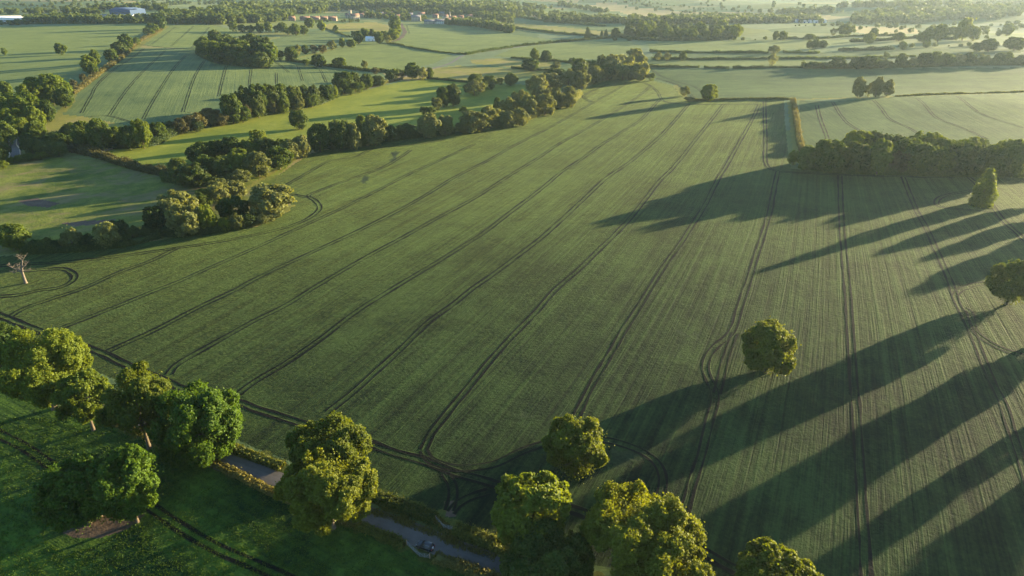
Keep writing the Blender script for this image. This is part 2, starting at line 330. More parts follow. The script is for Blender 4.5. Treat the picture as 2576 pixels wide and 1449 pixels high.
STRIPS = [  # grassy verges and bare margins: material, width in metres, line
 ('verge', 7, [(424, 63), (362, 108), (303, 145), (248, 180), (190, 225), (176, 255), (150, 285), (108, 312)]),
 ('verge', 5, [(745, 147), (820, 128), (906, 109)]),
 ('verge', 4, [(610, 485), (650, 455), (700, 425), (740, 400), (775, 385)]),
 ('verge', 5, [(620, 565), (690, 545), (728, 520)]),
 ('verge', 5, [(1300, 312), (1370, 283), (1440, 258)]),
 ('verge', 5, [(1700, 215), (1712, 232), (1728, 245)]),
 ('verge', 7, [(1992, 258), (1998, 300), (2006, 362), (2015, 395)]),
 ('verge', 6, [(1997, 251), (2257, 243), (2576, 232)]),
 ('soil', 8, [(1010, 60), (1018, 82), (1000, 100), (975, 106)]),
 ('roadside', 2.2, [(550, 1150), (644, 1186), (920, 1290), (1040, 1330), (1150, 1378), (1244, 1410)]),
 ('roadside', 5, [(560, 1135), (644, 1150), (700, 1172), (940, 1252), (1090, 1300), (1144, 1338), (1264, 1385), (1500, 1470)]),
 ('roadside', 4, [(300, 1070), (540, 1166), (640, 1206), (729, 1249), (905, 1320), (1019, 1366), (1086, 1400), (1256, 1450)])]
# wheel tracks: (pair gap in m, width in m, line)
TR = [
 (2.0, .55, [(2400, 439), (2432, 443), (2460, 467), (2485, 500), (2497, 517), (2522, 552), (2576, 602), (2640, 660)]),
 (2.0, .5, [(2478, 472), (2450, 478), (2377, 492), (2356, 507), (2367, 520), (2420, 527), (2495, 534)]),
 (2.0, .6, [(2272, 446), (2290, 492), (2307, 532), (2337, 587), (2357, 632), (2392, 712), (2407, 757), (2432, 807), (2455, 857), (2472, 900), (2497, 962), (2527, 1024), (2544, 1080), (2572, 1165), (2620, 1320)]),
 (2.0, .45, [(2403, 745), (2412, 732), (2435, 722), (2457, 715), (2500, 712)]),
 (2.0, .45, [(2425, 775), (2440, 785), (2447, 817), (2457, 837), (2490, 862), (2532, 882), (2600, 902)]),
 (2.1, .62, [(2113, 442), (2115, 512), (2119, 587), (2125, 650), (2132, 724), (2137, 800), (2142, 874), (2147, 950), (2153, 1024), (2159, 1120), (2165, 1212), (2171, 1312), (2179, 1449), (2186, 1560)]),
 (2.0, .6, [(1923, 255), (1924, 300), (1926, 362), (1925, 400), (1934, 422), (1957, 430)]),
 (2.0, .6, [(1957, 430), (1947, 475), (1937, 530), (1923, 580), (1900, 652), (1885, 704), (1874, 735), (1860, 778), (1848, 820), (1833, 845), (1800, 872), (1780, 900), (1775, 926), (1785, 955), (1797, 985), (1798, 1015), (1788, 1050), (1776, 1099), (1763, 1149), (1743, 1212), (1726, 1274), (1713, 1312), (1700, 1350)]),
 (2.0, .45, [(1848, 838), (1826, 900), (1814, 950), (1803, 990)]),
 (2.0, .55, [(1910, 262), (1895, 295), (1858, 362), (1826, 420), (1805, 453), (1776, 512), (1745, 562), (1713, 612), (1675, 664), (1637, 724), (1600, 784), (1563, 842), (1538, 887), (1505, 940), (1476, 994), (1453, 1040), (1430, 1100), (1405, 1165)]),
 (2.0, .55, [(1820, 262), (1785, 307), (1742, 362), (1695, 420), (1660, 455), (1627, 497), (1593, 540), (1550, 587), (1500, 635), (1452, 682), (1403, 724), (1350, 784), (1284, 852), (1219, 925), (1169, 987), (1094, 1079), (1078, 1107), (1066, 1132)]),
 (2.0, .5, [(1733, 262), (1678, 325), (1640, 362), (1585, 407), (1527, 447), (1475, 495), (1414, 552), (1363, 597), (1288, 655), (1244, 688), (1192, 724), (1144, 762), (1081, 809), (1019, 868), (956, 926), (894, 983), (826, 1037)]),
 (2.0, .5, [(1658, 252), (1613, 300), (1552, 340), (1513, 364), (1463, 400), (1413, 433), (1363, 474), (1288, 531), (1219, 584), (1144, 632), (1069, 678), (990, 725), (894, 786), (806, 854), (719, 914), (642, 960), (597, 994)]),
 (2.0, .42, [(1638, 215), (1588, 255), (1523, 296), (1463, 331), (1405, 363), (1355, 397), (1286, 439), (1194, 498), (1094, 552), (1019, 594), (919, 648), (790, 724), (719, 768), (642, 806), (575, 843), (500, 885), (445, 918), (425, 942)]),
 (2.0, .38, [(1578, 208), (1495, 257), (1438, 290), (1363, 331), (1290, 368), (1231, 402), (1144, 446), (1069, 492), (994, 534), (894, 584), (769, 642), (644, 701), (597, 727), (500, 773), (400, 825), (312, 865), (264, 887)]),
 (2.0, .36, [(1194, 363), (1069, 420), (1019, 443), (919, 495), (834, 536), (731, 583), (644, 623), (550, 664), (450, 708), (400, 727), (300, 768), (212, 803), (160, 823)]),
 (2.0, .42, [(1034, 377), (969, 418), (869, 455), (794, 483), (777, 493), (795, 506), (804, 520), (797, 534), (769, 553), (719, 573)]),
 (2.0, .45, [(712, 488), (740, 490), (780, 497)]),
 (2.0, .36, [(450, 622), (375, 658), (300, 685), (212, 724), (125, 753), (75, 770), (45, 784), (25, 798)]),
 (2.0, .36, [(1120, 352), (1034, 365), (944, 373), (894, 395), (829, 405), (769, 438), (701, 476)]),
 (2.0, .38, [(720, 572), (640, 591), (550, 608), (450, 623), (325, 641), (200, 656), (0, 669), (-120, 680)]),
 (2.0, .42, [(62, 682), (150, 676), (178, 684), (188, 697), (175, 712), (145, 724), (100, 730), (50, 741), (0, 746)]),
 (2.2, .8, [(-60, 770), (0, 794), (25, 803), (82, 826), (200, 868), (262, 890), (312, 915), (425, 960), (460, 978), (600, 1012), (644, 1029), (744, 1060), (830, 1085), (919, 1112), (994, 1139), (1069, 1160), (1144, 1189), (1219, 1210), (1300, 1235), (1450, 1285), (1600, 1335), (1751, 1381), (1838, 1428), (1950, 1475), (2200, 1570)]),
 (2.0, .6, [(1066, 1132), (1081, 1157), (1119, 1173), (1169, 1178), (1244, 1168), (1313, 1135), (1375, 1115), (1440, 1104), (1513, 1106), (1563, 1116), (1625, 1142), (1658, 1174), (1668, 1212), (1660, 1255)]),
 (2.0, .6, [(1119, 1190), (1136, 1219), (1139, 1249), (1130, 1285)]),
 (2.0, .6, [(1229, 1237), (1181, 1252), (1151, 1270), (1134, 1290)]),
 (2.0, .45, [(1533, 211), (1490, 228), (1470, 240), (1472, 248), (1490, 258)]),
 (2.0, .5, [(1583, 207), (1613, 207), (1638, 217), (1655, 232), (1663, 248), (1678, 257), (1740, 262), (1913, 262)]),
 (1.9, .45, [(1960, 432), (2100, 439), (2270, 444), (2400, 446)]),
 # field on the slope to the far left
 (2.0, .5, [(362, 122), (325, 150), (250, 207), (230, 240), (205, 285)]), (2.0, .5, [(415, 127), (370, 170), (312, 235), (275, 290)]),
 (2.0, .5, [(467, 140), (425, 190), (380, 262), (360, 300)]), (2.0, .5, [(515, 152), (487, 200), (460, 282)]),
 (2.0, .45, [(570, 165), (550, 242)]), (2.0, .45, [(632, 172), (627, 217)]), (2.0, .45, [(695, 182), (696, 212)]),
 (2.0, .5, [(749, 165), (761, 203)]), (2.0, .5, [(806, 175), (821, 207)]), (2.0, .45, [(696, 157), (726, 182)]),
 (2.0, .4, [(442, 67), (380, 112)]), (2.0, .4, [(487, 65), (430, 116)]), (2.0, .4, [(527, 67), (482, 120)]),
 (2.2, .5, [(350, 112), (400, 118), (500, 127), (530, 140)]), (2.0, .4, [(217, 294), (275, 292), (332, 308)]),
 # field on the slope to the far right
 (2.2, .7, [(2054, 265), (2064, 300), (2082, 350)]), (2.0, .6, [(2094, 257), (2119, 295), (2139, 315), (2169, 332), (2192, 350)]),
 (2.0, .6, [(2197, 252), (2219, 275), (2239, 300), (2282, 320), (2319, 342), (2344, 360)]),
 (2.0, .55, [(2307, 247), (2332, 270), (2357, 297), (2407, 317), (2457, 337), (2482, 350)]), (2.0, .5, [(2407, 242), (2444, 270), (2482, 292), (2576, 322)]),
 (2.2, .6, [(1640, 175), (1660, 190), (1700, 205), (1745, 217), (1768, 232)]), (2.0, .5, [(1650, 197), (1690, 208), (1720, 222), (1745, 246)]),
 (2.0, .4, [(1023, 63), (1030, 85)]),
 # meadow in front
 (2.1, .5, [(360, 1262), (450, 1324), (550, 1382), (644, 1422), (760, 1475)]), (2.1, .5, [(-60, 1060), (0, 1093), (70, 1130), (130, 1172)])]
ROADC = [(-300, 805), (-120, 872), (0, 922), (150, 984), (255, 1030), (400, 1090), (550, 1157), (644, 1192), (780, 1243), (915, 1297), (1031, 1339), (1140, 1384), (1242, 1421), (1420, 1488), (1600, 1560)]
road_pts = resample(G(ROADC), 1.0)
# ------------------------------------------------------------------ ground sheet, split into fields along shared edges
def build_ground():
    a0 = np.radians(np.arange(-44, 44.01, .085)); out = np.radians(np.r_[np.arange(46, 180, 3)])
    ang = np.r_[-out[::-1], a0, out]; ang = np.unique(np.round(ang, 6)); ang = np.r_[ang, ang[0] + 2 * math.pi]
    ydisp = np.r_[2600, 2200, 1900, 1700, 1600, 1550, np.arange(1500, -20, -2.3)]
    dep = np.radians(PITCH) + np.arctan((ydisp - CY) / FPX); r0 = CAM_H / np.tan(dep)
    rr = np.unique(np.r_[4, 15, 30, 45, r0[(r0 > 50) & (r0 < 2900)], np.geomspace(2950, 6300, 90)])
    A, RR = np.meshgrid(ang, rr); X = np.sin(A) * RR; Y = np.cos(A) * RR
    V = np.stack([X, Y, Z(X, Y)], -1).reshape(-1, 3); na = len(ang)
    i, j = np.meshgrid(np.arange(len(rr) - 1), np.arange(na - 1), indexing='ij')
    q = np.stack([i * na + j, (i + 1) * na + j, (i + 1) * na + j + 1, i * na + j + 1], -1).reshape(-1, 4)
    q = q[:, ::-1]
    c = V[q].mean(1)
    fid = np.full(len(q), -1); 
    def inside(P, poly):
        x, y = P[:, 0], P[:, 1]; r = np.zeros(len(P), bool); n = len(poly)
        for k in range(n):
            x1, y1 = poly[k]; x2, y2 = poly[(k + 1) % n]
            if y1 == y2: continue
            r ^= ((y1 > y) != (y2 > y)) & (x < (x2 - x1) * (y - y1) / (y2 - y1) + x1)
        return r
    polys = []
    for k, (nm, mt, pl, dr) in enumerate(FIELDS):
        p = np.array(pl, float); e = []
        for a in range(len(p)):
            b = p[(a + 1) % len(p)]; e.append(p[a] + (b - p[a]) * np.linspace(0, 1, 5, endpoint=False)[:, None])
        g = G(np.vstack(e))[:, :2]; polys.append(g)
        if mt == 'lodged_crop': g = g + rng.normal(0, .9, g.shape)
        bb = (c[:, 0] > g[:, 0].min()) & (c[:, 0] < g[:, 0].max()) & (c[:, 1] > g[:, 1].min()) & (c[:, 1] < g[:, 1].max())
        w = np.where(bb)[0]; w = w[inside(c[w], g)]; fid[w] = k
    nf = len(FIELDS)
    for s, (mt, wd, ln) in enumerate(STRIPS):
        p = resample(G(ln), 2.5)
        bb = np.where((c[:, 0] > p[:, 0].min() - wd) & (c[:, 0] < p[:, 0].max() + wd) & (c[:, 1] > p[:, 1].min() - wd) & (c[:, 1] < p[:, 1].max() + wd))[0]
        d = np.full(len(bb), 1e9)
        for u in p: d = np.minimum(d, np.hypot(c[bb, 0] - u[0], c[bb, 1] - u[1]))
        d += 0.9 * np.sin(c[bb, 0] * .9) * np.sin(c[bb, 1] * .7)
        fid[bb[d < wd / 2]] = nf + ('verge', 'soil', 'roadside').index(mt)
    # rows of the main field follow its wheel tracks: smooth fit of "metres across" to the tracks
    main_k = [k for k, f in enumerate(FIELDS) if f[2] is MAIN][0]
    lines = [t[2] for t in TR]
    picks = [(lines[2], 0), (lines[5], -1), (lines[7][:9], -2), (lines[9], -3), (lines[10], -4), (lines[11], -5), (lines[12], -6), (lines[13], -7), (lines[14], -8), (lines[15], -9)]
    XY = []; U = []
    for l, i_ in picks:
        g = resample(G(l), 6); XY.append(g); U.append(np.full(len(g), i_ * 36.0))
    XY = np.vstack(XY) / 300; U = np.concatenate(U)
    def basis(p): x, y = p[:, 0], p[:, 1]; return np.stack([np.ones_like(x), x, y, x * y, x * x, y * y, x ** 3, x * x * y, x * y * y, y ** 3], -1)
    coef = np.linalg.lstsq(basis(XY), U, rcond=None)[0]
    names = {}
    for k in list(range(-1, nf + 3)):
        w = np.where(fid == k)[0]
        if not len(w): continue
        fq = q[w]; ids, inv = np.unique(fq.ravel(), return_inverse=True); vv = V[ids]
        if k == main_k:
            u = basis(vv[:, :2] / 300) @ coef; v = vv[:, 0] * .55 + vv[:, 1] * .83
        else:
            d = (0.3, 1)
            if 0 <= k < nf and FIELDS[k][3] is not None:
                g = G(FIELDS[k][3]); d = (g[1] - g[0])[:2]
            d = np.array(d) / np.hypot(*d); u = vv[:, 0] * d[1] - vv[:, 1] * d[0]; v = vv[:, 0] * d[0] + vv[:, 1] * d[1]
        if k == -1: nm, mt = 'ground', M['ground']
        elif k < nf: nm, mt = FIELDS[k][0], M[FIELDS[k][1]]
        else: nm, mt = (('grass_verge', M['verge']), ('bare_soil', M['soil']), ('grass_verge', M['roadside']))[k - nf]
        me = make_mesh(nm, vv, inv.reshape(-1, 4), [mt], uv=np.stack([u, v], -1), smooth=True)
        tag(link(nm, me), kind='structure')
build_ground()
# ------------------------------------------------------------------ wheel tracks (bare ruts with a ridge of crop along each side) and the road
def ribbon(center, offs, hts):
    t, n = frame(center); V = []
    for o, h in zip(offs, hts):
        p = center + n * (np.asarray(o)[:, None] if np.ndim(o) else o); V.append(np.c_[p, Z(p[:, 0], p[:, 1]) + h])
    V = np.stack(V, 1); L, K = V.shape[:2]; i, j = np.meshgrid(np.arange(L - 1), np.arange(K - 1), indexing='ij')
    q = np.stack([i * K + j, i * K + j + 1, (i + 1) * K + j + 1, (i + 1) * K + j], -1).reshape(-1, 4)[:, ::-1]
    s = np.r_[0, np.cumsum(np.hypot(*np.diff(center, axis=0).T))]
    uv = np.stack([np.stack([np.broadcast_to(o, (L,)) for o in offs], 1), np.broadcast_to(s[:, None], (L, K))], -1).reshape(-1, 2)
    return V.reshape(-1, 3), q, uv, j.ravel()
Vs, Qs, Us, Ms = [], [], [], []; off = 0
for gap, wd, ln in TR:
    g = G(ln); p = resample(g, 1.2 if g[:, 1].min() < 700 else 4)
    t, n = frame(p)
    for sgn in (-1, 1):
        jit = np.interp(np.arange(len(p)), np.arange(0, len(p) + 6, 6), rng.normal(0, .07, len(range(0, len(p) + 6, 6))))
        cpt = p + n * (sgn * gap / 2 + jit[:, None])
        h = (max(wd, .56) / 2 + .07) * np.clip(1 + .28 * np.interp(np.arange(len(p)), np.arange(0, len(p) + 4, 4), rng.normal(0, 1, len(range(0, len(p) + 4, 4)))), .35, 1.8); rg = .05
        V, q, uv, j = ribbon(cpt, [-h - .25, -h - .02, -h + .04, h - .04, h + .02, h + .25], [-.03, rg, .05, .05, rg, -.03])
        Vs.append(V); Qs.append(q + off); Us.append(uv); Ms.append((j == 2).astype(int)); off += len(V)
me = make_mesh('wheel_track', np.vstack(Vs), np.vstack(Qs), [M['crop'], M['shaded_track_soil']], np.concatenate(Ms), uv=np.vstack(Us))
tag(link('wheel_track', me), kind='structure')
V, q, uv, j = ribbon(road_pts, [-2.9, -1.5, 0, 1.5, 2.9], [.05, .10, .13, .10, .05])
tag(link('road', make_mesh('road', V, q, [M['asphalt']], uv=uv, smooth=True)), kind='structure')
lane = resample(G([(800, 248), (860, 234), (930, 222), (975, 205), (1020, 192), (1060, 180), (1130, 160), (1170, 138), (1240, 127), (1290, 120), (1340, 112)]), 5)
V, q, uv, j = ribbon(lane, [-2, 0, 2], [.08, .14, .08]); tag(link('lane', make_mesh('lane', V, q, [M['asphalt']], uv=uv)), kind='structure')
bridge_road = resample(G([(33, 328), (33.5, 345), (34.5, 362), (38, 384), (36, 398), (20, 410), (-10, 422)]), 2)
V, q, uv, j = ribbon(bridge_road, [-3.2, 0, 3.2], [.10, .16, .10]); tag(link('road', make_mesh('road', V, q, [M['asphalt']], uv=uv)), kind='structure')
SHADE_TREES = [(s_ * .866 - q_ * .5, s_ * .5 + q_ * .866, r_, c_) for s_, q_, r_, c_ in [(270, 79, 8.2, 8.6), (248, 61, 3.5, 6.5), (240, 46, 8.5, 8), (226, 31, 8, 8), (215, 15, 9, 8.5), (402, 152, 5.5, 8), (398, 124, 7.5, 8), (402, 139, 5, 7)]]
# ------------------------------------------------------------------ foliage
def unit(v): return v / np.maximum(np.linalg.norm(v, axis=-1, keepdims=True), 1e-9)
def rdir(g, n): return unit(g.normal(size=(n, 3)))
def leaf_quads(g, pos, nrm, size, ratio=.8):
    a = unit(np.cross(nrm, rdir(g, len(pos)))); b = np.cross(nrm, a)
    s = (size * g.uniform(.6, 1.35, len(pos)))[:, None]
    a = a * s / 2; b = b * s / 2 * ratio; k = nrm * s * .12
    return np.stack([pos - a - b - k, pos + a - b + k, pos + a + b - k, pos - a + b + k], 1).reshape(-1, 3)
def lobes(g, rx, ry, rz, shape):
    """clump centres and radii that fill an uneven crown"""
    C = []; Rr = []
    if shape == 'tower':
        for k in range(20):
            t = k / 19; w = (1 - t) ** .8 * .62 + .16
            for _ in range(3):
                an = g.uniform(0, 6.28); w2 = w * g.uniform(.35, 1.3); C.append([math.cos(an) * rx * w2, math.sin(an) * ry * w2, rz * (t * 1.85 - .93)]); Rr.append(rx * (.2 + .28 * (1 - t)) * g.uniform(.6, 1.3))
        return np.array(C), np.array(Rr)
    n = {'oak': 28, 'willow': 20, 'bush': 14, 'open': 20}[shape]; mean = (rx + ry + rz) / 3
    k = np.arange(n) + .5; ph = np.arccos(1 - 2 * k / n); th = math.pi * (1 + 5 ** .5) * k + g.uniform(0, 6)
    d = np.stack([np.cos(th) * np.sin(ph), np.sin(th) * np.sin(ph), np.cos(ph)], -1); d = unit(d + g.normal(0, .22, d.shape))
    d = d[d[:, 2] > (-.9 if shape != 'bush' else -.45)]
    spread = g.uniform(.5, .74, len(d))[:, None] if shape == 'open' else g.uniform(.58, .72, len(d))[:, None]
    c = d * spread * np.array([rx, ry, rz]); r = mean * g.uniform(.24, .37, len(d)) * (.9 if shape == 'open' else 1)
    C.append(np.zeros(3)); Rr.append(min(rx, rz) * .7); C.append(np.array([0, 0, -rz * .35])); Rr.append(min(rx, rz) * .55)
    for ci, ri in zip(c, r):
        C.append(ci * .8); Rr.append(ri * .75)
        m = 13; dd = unit(rdir(g, m) + .9 * unit(ci)); 
        for q in dd: C.append(ci + q * ri * .72); Rr.append(ri * g.uniform(.2, .44))
    C = np.array(C); Rr = np.array(Rr); k3 = 5; big = np.arange(len(C)) >= 2
    dd = unit(rdir(g, len(C) * k3) + .8 * np.repeat(unit(C + 1e-6), k3, 0)); C3 = np.repeat(C, k3, 0) + dd * np.repeat(Rr, k3)[:, None] * .92; R3 = np.repeat(Rr, k3) * g.uniform(.22, .5, len(C) * k3)
    sel = np.repeat(big, k3); return np.vstack([C, C3[sel]]), np.r_[Rr, R3[sel]]
def crown_arrays(seed, rx, ry, rz, n, leaf, shape='oak'):
    g = np.random.default_rng(seed); C, Rr = lobes(g, rx, ry, rz, shape)
    tl = g.uniform(0, 1, len(C)); w = Rr ** 2; w = w / w.sum()
    i = g.choice(len(C), n, p=w); out = unit(C[i] + 1e-6)
    d = unit(rdir(g, n) + .55 * out + np.array([0, 0, .12]))
    p = C[i] + d * (Rr[i] * (g.uniform(.5, 1.15, n) ** .6 + .22 * g.exponential(.5, n)))[:, None]
    nr = unit(d * .55 + out * .4 + g.normal(0, .52, (n, 3)))
    V = leaf_quads(g, p, nr, leaf); tone = np.clip(.5 * tl[i] + .5 * g.uniform(0, 1, n), 0, 1)
    return V, np.repeat(tone, 4)
def crown_mesh(name, mat, *a, **k):
    V, t = crown_arrays(*a, **k); return make_mesh(name, V, np.arange(len(V)).reshape(-1, 4), [mat], attrs={'tone': t})
def trunk_mesh(seed, h, r, spread, limbs=6, sides=8):
    g = random.Random(seed); mb = MB()
    lean = [g.uniform(-.03, .03) * h, g.uniform(-.03, .03) * h]
    P = [(lean[0] * t + g.uniform(-.02, .02) * h * t, lean[1] * t, h * t - .3) for t in (0, .04, .12, .3, .5, .7, .9)]
    mb.tube(P, [r * 1.7, r * 1.25, r, r * .9, r * .75, r * .45, r * .12], sides)
    for k in range(limbs):
        a = k / limbs * 6.28 + g.uniform(-.4, .4); t0 = g.uniform(.26, .6); z0 = h * t0 - .3; L = spread * g.uniform(.6, .95); up = h * g.uniform(.1, .3)
        Q = [(lean[0] * t0 + math.cos(a) * L * s, lean[1] * t0 + math.sin(a) * L * s, z0 + up * s ** .8 + g.uniform(-.03, .03) * h * s) for s in (0, .25, .5, .75, 1)]
        mb.tube(Q, [r * .5, r * .36, r * .26, r * .16, r * .05], max(5, sides - 2))
    return mb.mesh('trunk', M['bark'], True)
# crown from the picture box it fills: foot on the terrain, real width and height
def solve(x0, x1, y0, y1, clear=1.6):
    xc, yc = (x0 + x1) / 2, (y0 + y1) / 2; hc = 8.0
    for _ in range(6):
        p = march([xc], [yc], hc)[0]; v = np.array([p[0], p[1], p[2] - CAM_H]); dist = np.linalg.norm(v)
        depth = v @ np.array([0, _cp, -_sp]); s = FPX / depth; sd = -v[2] / dist; cd = math.sqrt(1 - sd * sd)
        r = (x1 - x0) / 2 / s; H = (y1 - y0) / 2 / s
        q = H * H - (r * sd) ** 2; c = math.sqrt(q) / cd if q > (.35 * r * cd) ** 2 else .35 * r
        hc = c + (clear if clear > 2 else min(clear, .1 * c))
    x, y = p[0], p[1]; return x, y, float(Z(x, y)), r, c, hc, dist
STYLE = {  # kind: name, shape, leaf material
 'o': ('broadleaf_tree', 'oak', 'oak'), 'd': ('broadleaf_tree', 'oak', 'dark'), 'l': ('broadleaf_tree', 'oak', 'lime'), 'g': ('broadleaf_tree', 'open', 'gold'),
 'w': ('willow_tree', 'willow', 'willow'), 't': ('thorn_shrub', 'bush', 'thorn'), 's': ('shrub', 'bush', 'oak'), 'y': ('shrub', 'bush', 'lime'), 'c': ('conifer_tree', 'tower', 'dark'), 'v': ('shrub', 'bush', 'willow'), 'k': ('shrub', 'bush', 'dark')}
LOOK = {'o': 'dark green', 'd': 'deep green', 'l': 'yellow-green', 'g': 'golden green', 'w': 'grey-green willow', 't': 'brownish thorn bush', 's': 'green bush', 'y': 'bright green bush', 'c': 'dark conifer', 'v': 'olive bush', 'k': 'dark bush'}
PROTO = {}
def proto(kind, var, far):
    k = (kind, var, far)
    if k not in PROTO:
        nm, sh, mt = STYLE[kind]; n, lf = ((8500, .56), (3000, .95), (1200, 1.5))[far]
        if sh == 'bush': n = n * 2 // 3
        seed = 100 + var * 7 + far * 3 + sum(map(ord, kind)) * 13
        R0 = 7.0; ry = R0 * (.82 + .3 * ((seed * 37) % 10) / 10)
        cm = crown_mesh('crown', LEAF[mt], seed, R0, ry, 7.0 * (1.05 if sh == 'willow' else 1), n, lf, sh)
        tm = trunk_mesh(seed, 10.0, .42, 4.5, 5, 6); PROTO[k] = (cm, tm)
    return PROTO[k]
n_tree = 0
def tree(kind, box, label, group=None, rz=None):
    """a thing: Empty at the foot > crown, trunk"""
    global n_tree
    x, y, z, r, c, hc, dist = solve(*box); far = 0 if dist < 750 else 1 if dist < 1400 else 2
    nm, sh, mt = STYLE[kind]; bushy = sh == 'bush'
    cm, tm = proto(kind, n_tree % 3, far); n_tree += 1
    e = empty(nm, (x, y, z), rz if rz is not None else random.uniform(0, 6.28)); tag(e, label, 'shrub' if bushy else 'tree', group)
    o = link('crown', cm, e); o.location = (0, 0, hc); o.scale = (r / 7 * 1.12, r / 7 * 1.12, c / 7 * 1.1)
    t = link('stem' if bushy else 'trunk', tm, e); t.scale = (r / 7, r / 7, hc / 10 * 1.15)
    return e
ORD = 'first second third fourth fifth sixth seventh eighth ninth tenth eleventh twelfth thirteenth fourteenth fifteenth sixteenth seventeenth eighteenth nineteenth twentieth'.split()
def order(i, n): return ORD[i] if i < 20 else 'twentieth'
def belt(phrase, end, group, data):
    """trees of one belt, listed as 'kind x0 x1 y0 y1'; named by their order from one end of the belt"""
    rows = [r.split() for r in data.split(';') if r.strip()]
    rows = [(r[0], *map(float, r[1:])) for r in rows]; rows.sort(key=lambda r: (r[1] + r[2]) * (1 if end[0] == '<' else -1))
    for i, r in enumerate(rows):
        what = LOOK[r[0]]; what = what if r[0] in 'wtsycvk' else what + ' tree'
        tree(r[0], r[1:], f'{what}, {order(i, len(rows))} from the {end[1:]} of {phrase}', group)
def wood(label, group, kinds, n, poly, h, wfac=1.0, seed=3):
    """trees packed in a wood: feet spread in a picture polygon; all alike"""
    g = random.Random(seed); P = np.array(poly, float); cnt = 0; pts = []
    x0, x1, y0, y1 = P[:, 0].min(), P[:, 0].max(), P[:, 1].min(), P[:, 1].max(); best = []
    def ins(x, y):
        r = False
        for k in range(len(P)):
            (a, b), (c, d) = P[k], P[(k + 1) % len(P)]
            if (b > y) != (d > y) and x < (c - a) * (y - b) / (d - b) + a: r = not r
        return r
    while len(pts) < n:
        cand = []
        while len(cand) < 14:
            x, y = g.uniform(x0, x1), g.uniform(y0, y1)
            if ins(x, y): cand.append((x, y))
        asp = 2.6
        pts.append(max(cand, key=lambda c: min([((c[0] - q[0]) ** 2 + (asp * (c[1] - q[1])) ** 2) for q in pts] or [1])))
    for x, y in sorted(pts, key=lambda q: q[1]):
        hh = h * g.uniform(.72, 1.22) * (0.6 + .4 * (y - 0) / max(y1, 1)); w = hh * wfac * g.uniform(.85, 1.15)
        tree(g.choice(kinds), (x - w / 2, x + w / 2, y - hh, y), label, group)
# ---- the big trees by the road and in the crop: each one its own crown
def big_tree(box, mat, shape, seed, label, name='broadleaf_tree', leaf=.36, dens=1.0, clear=1.6, xyz=None, group=None, twig=None):
    if xyz: x, y, r, c, hc = xyz; z = float(Z(x, y))
    else: x, y, z, r, c, hc, _ = solve(*box, clear); r *= 1.08; c *= 1.06
    e = empty(name, (x, y, z)); tag(e, label, 'tree', group)
    area = 4 * math.pi * (r * r + 2 * r * c) / 3; n = int(min(80000, dens * 4.6 * area / (leaf * leaf * .8)))
    V, t = crown_arrays(seed, r * .99, r * .99, c * .99, n, leaf, shape)
    o = link('crown', make_mesh('crown', V, np.arange(len(V)).reshape(-1, 4), [LEAF[mat]], attrs={'tone': t}), e); o.location = (0, 0, hc)
    link('trunk', trunk_mesh(seed, hc * 1.25, max(.35, r * .05), r * .8, 8, 9), e)
    return e
big_tree((-10, 213, 824, 1015), 'lime', 'oak', 11, 'huge yellow-green tree at the left edge beside the road and wheel track', clear=4.2)
big_tree((-75, 52, 812, 930), 'oak', 'oak', 12, 'dark tree cut by the left edge behind the huge yellow-green tree')
big_tree((140, 278, 930, 1062), 'lime', 'open', 13, 'small spreading yellow-green tree between two larger roadside trees at the left', clear=4.2)
big_tree((262, 425, 907, 1108), 'gold', 'open', 14, 'tall airy golden tree with visible branches on the near verge of the road', clear=4.2)
big_tree((398, 603, 967, 1162), 'bright', 'oak', 15, 'rounded deep green roadside tree whose right flank glows, left of the open road', clear=1.6)
big_tree((728, 924, 1043, 1212), 'gold', 'oak', 16, 'golden domed tree rising behind the broad tree that hangs over the road', clear=4.2)
big_tree((698, 947, 1125, 1330), 'gold', 'oak', 17, 'broad bushy tree hanging over the road to the left of the parked car', clear=4.2)
big_tree((245, 391, 1120, 1320), 'bright', 'oak', 18, 'bright green tree forming the sunlit right half of the round copse', clear=1.0)
big_tree((112, 285, 1150, 1330), 'bright', 'oak', 19, 'dark shaded tree forming the left half of the round copse on bare soil', clear=1.0)
big_tree((160, 330, 1142, 1290), 'dark', 'oak', 20, 'dark tree at the back of the round copse in the meadow', clear=1.0)
big_tree((205, 262, 1175, 1300), 'grey', 'open', 21, 'half-dead grey-twigged tree in the middle of the round copse', leaf=.26, dens=.55)
big_tree((1366, 1536, 1043, 1205), 'gold', 'open', 22, 'bronze-green oak standing in the crop above the two big roadside crowns', leaf=.38)
big_tree((1232, 1449, 1190, 1372), 'lime', 'oak', 23, 'pale lemon-green tree with large leaves to the right of the parked car', leaf=.5, clear=4.2)
big_tree((1462, 1765, 1216, 1460), 'gold', 'oak', 24, 'broad domed dark-gold tree, largest crown at the bottom of the picture', clear=4.2)
big_tree((1250, 1500, 1315, 1530), 'oak', 'oak', 25, 'dark shaded tree below the pale lemon-green tree at the bottom edge')
big_tree((1610, 1800, 1368, 1545), 'gold', 'oak', 26, 'golden crown cut by the bottom edge right of the largest dome')
big_tree((1838, 2055, 1366, 1560), 'gold', 'oak', 27, 'golden crown cut by the bottom edge, alone beside the wheel track')
big_tree((1868, 2006, 808, 942), 'gold', 'oak', 28, 'lone golden oak standing beside the swerving wheel tracks in the crop', leaf=.38)
big_tree((2497, 2605, 650, 766), 'gold', 'oak', 29, 'oak cut by the right edge, ringed by looping wheel tracks', leaf=.4)
big_tree((2455, 2503, 428, 513), 'lime', 'tower', 30, 'tall ivy-covered tapering tree standing alone before the dark wood', 'ivy_clad_tree', leaf=.55, clear=.4)
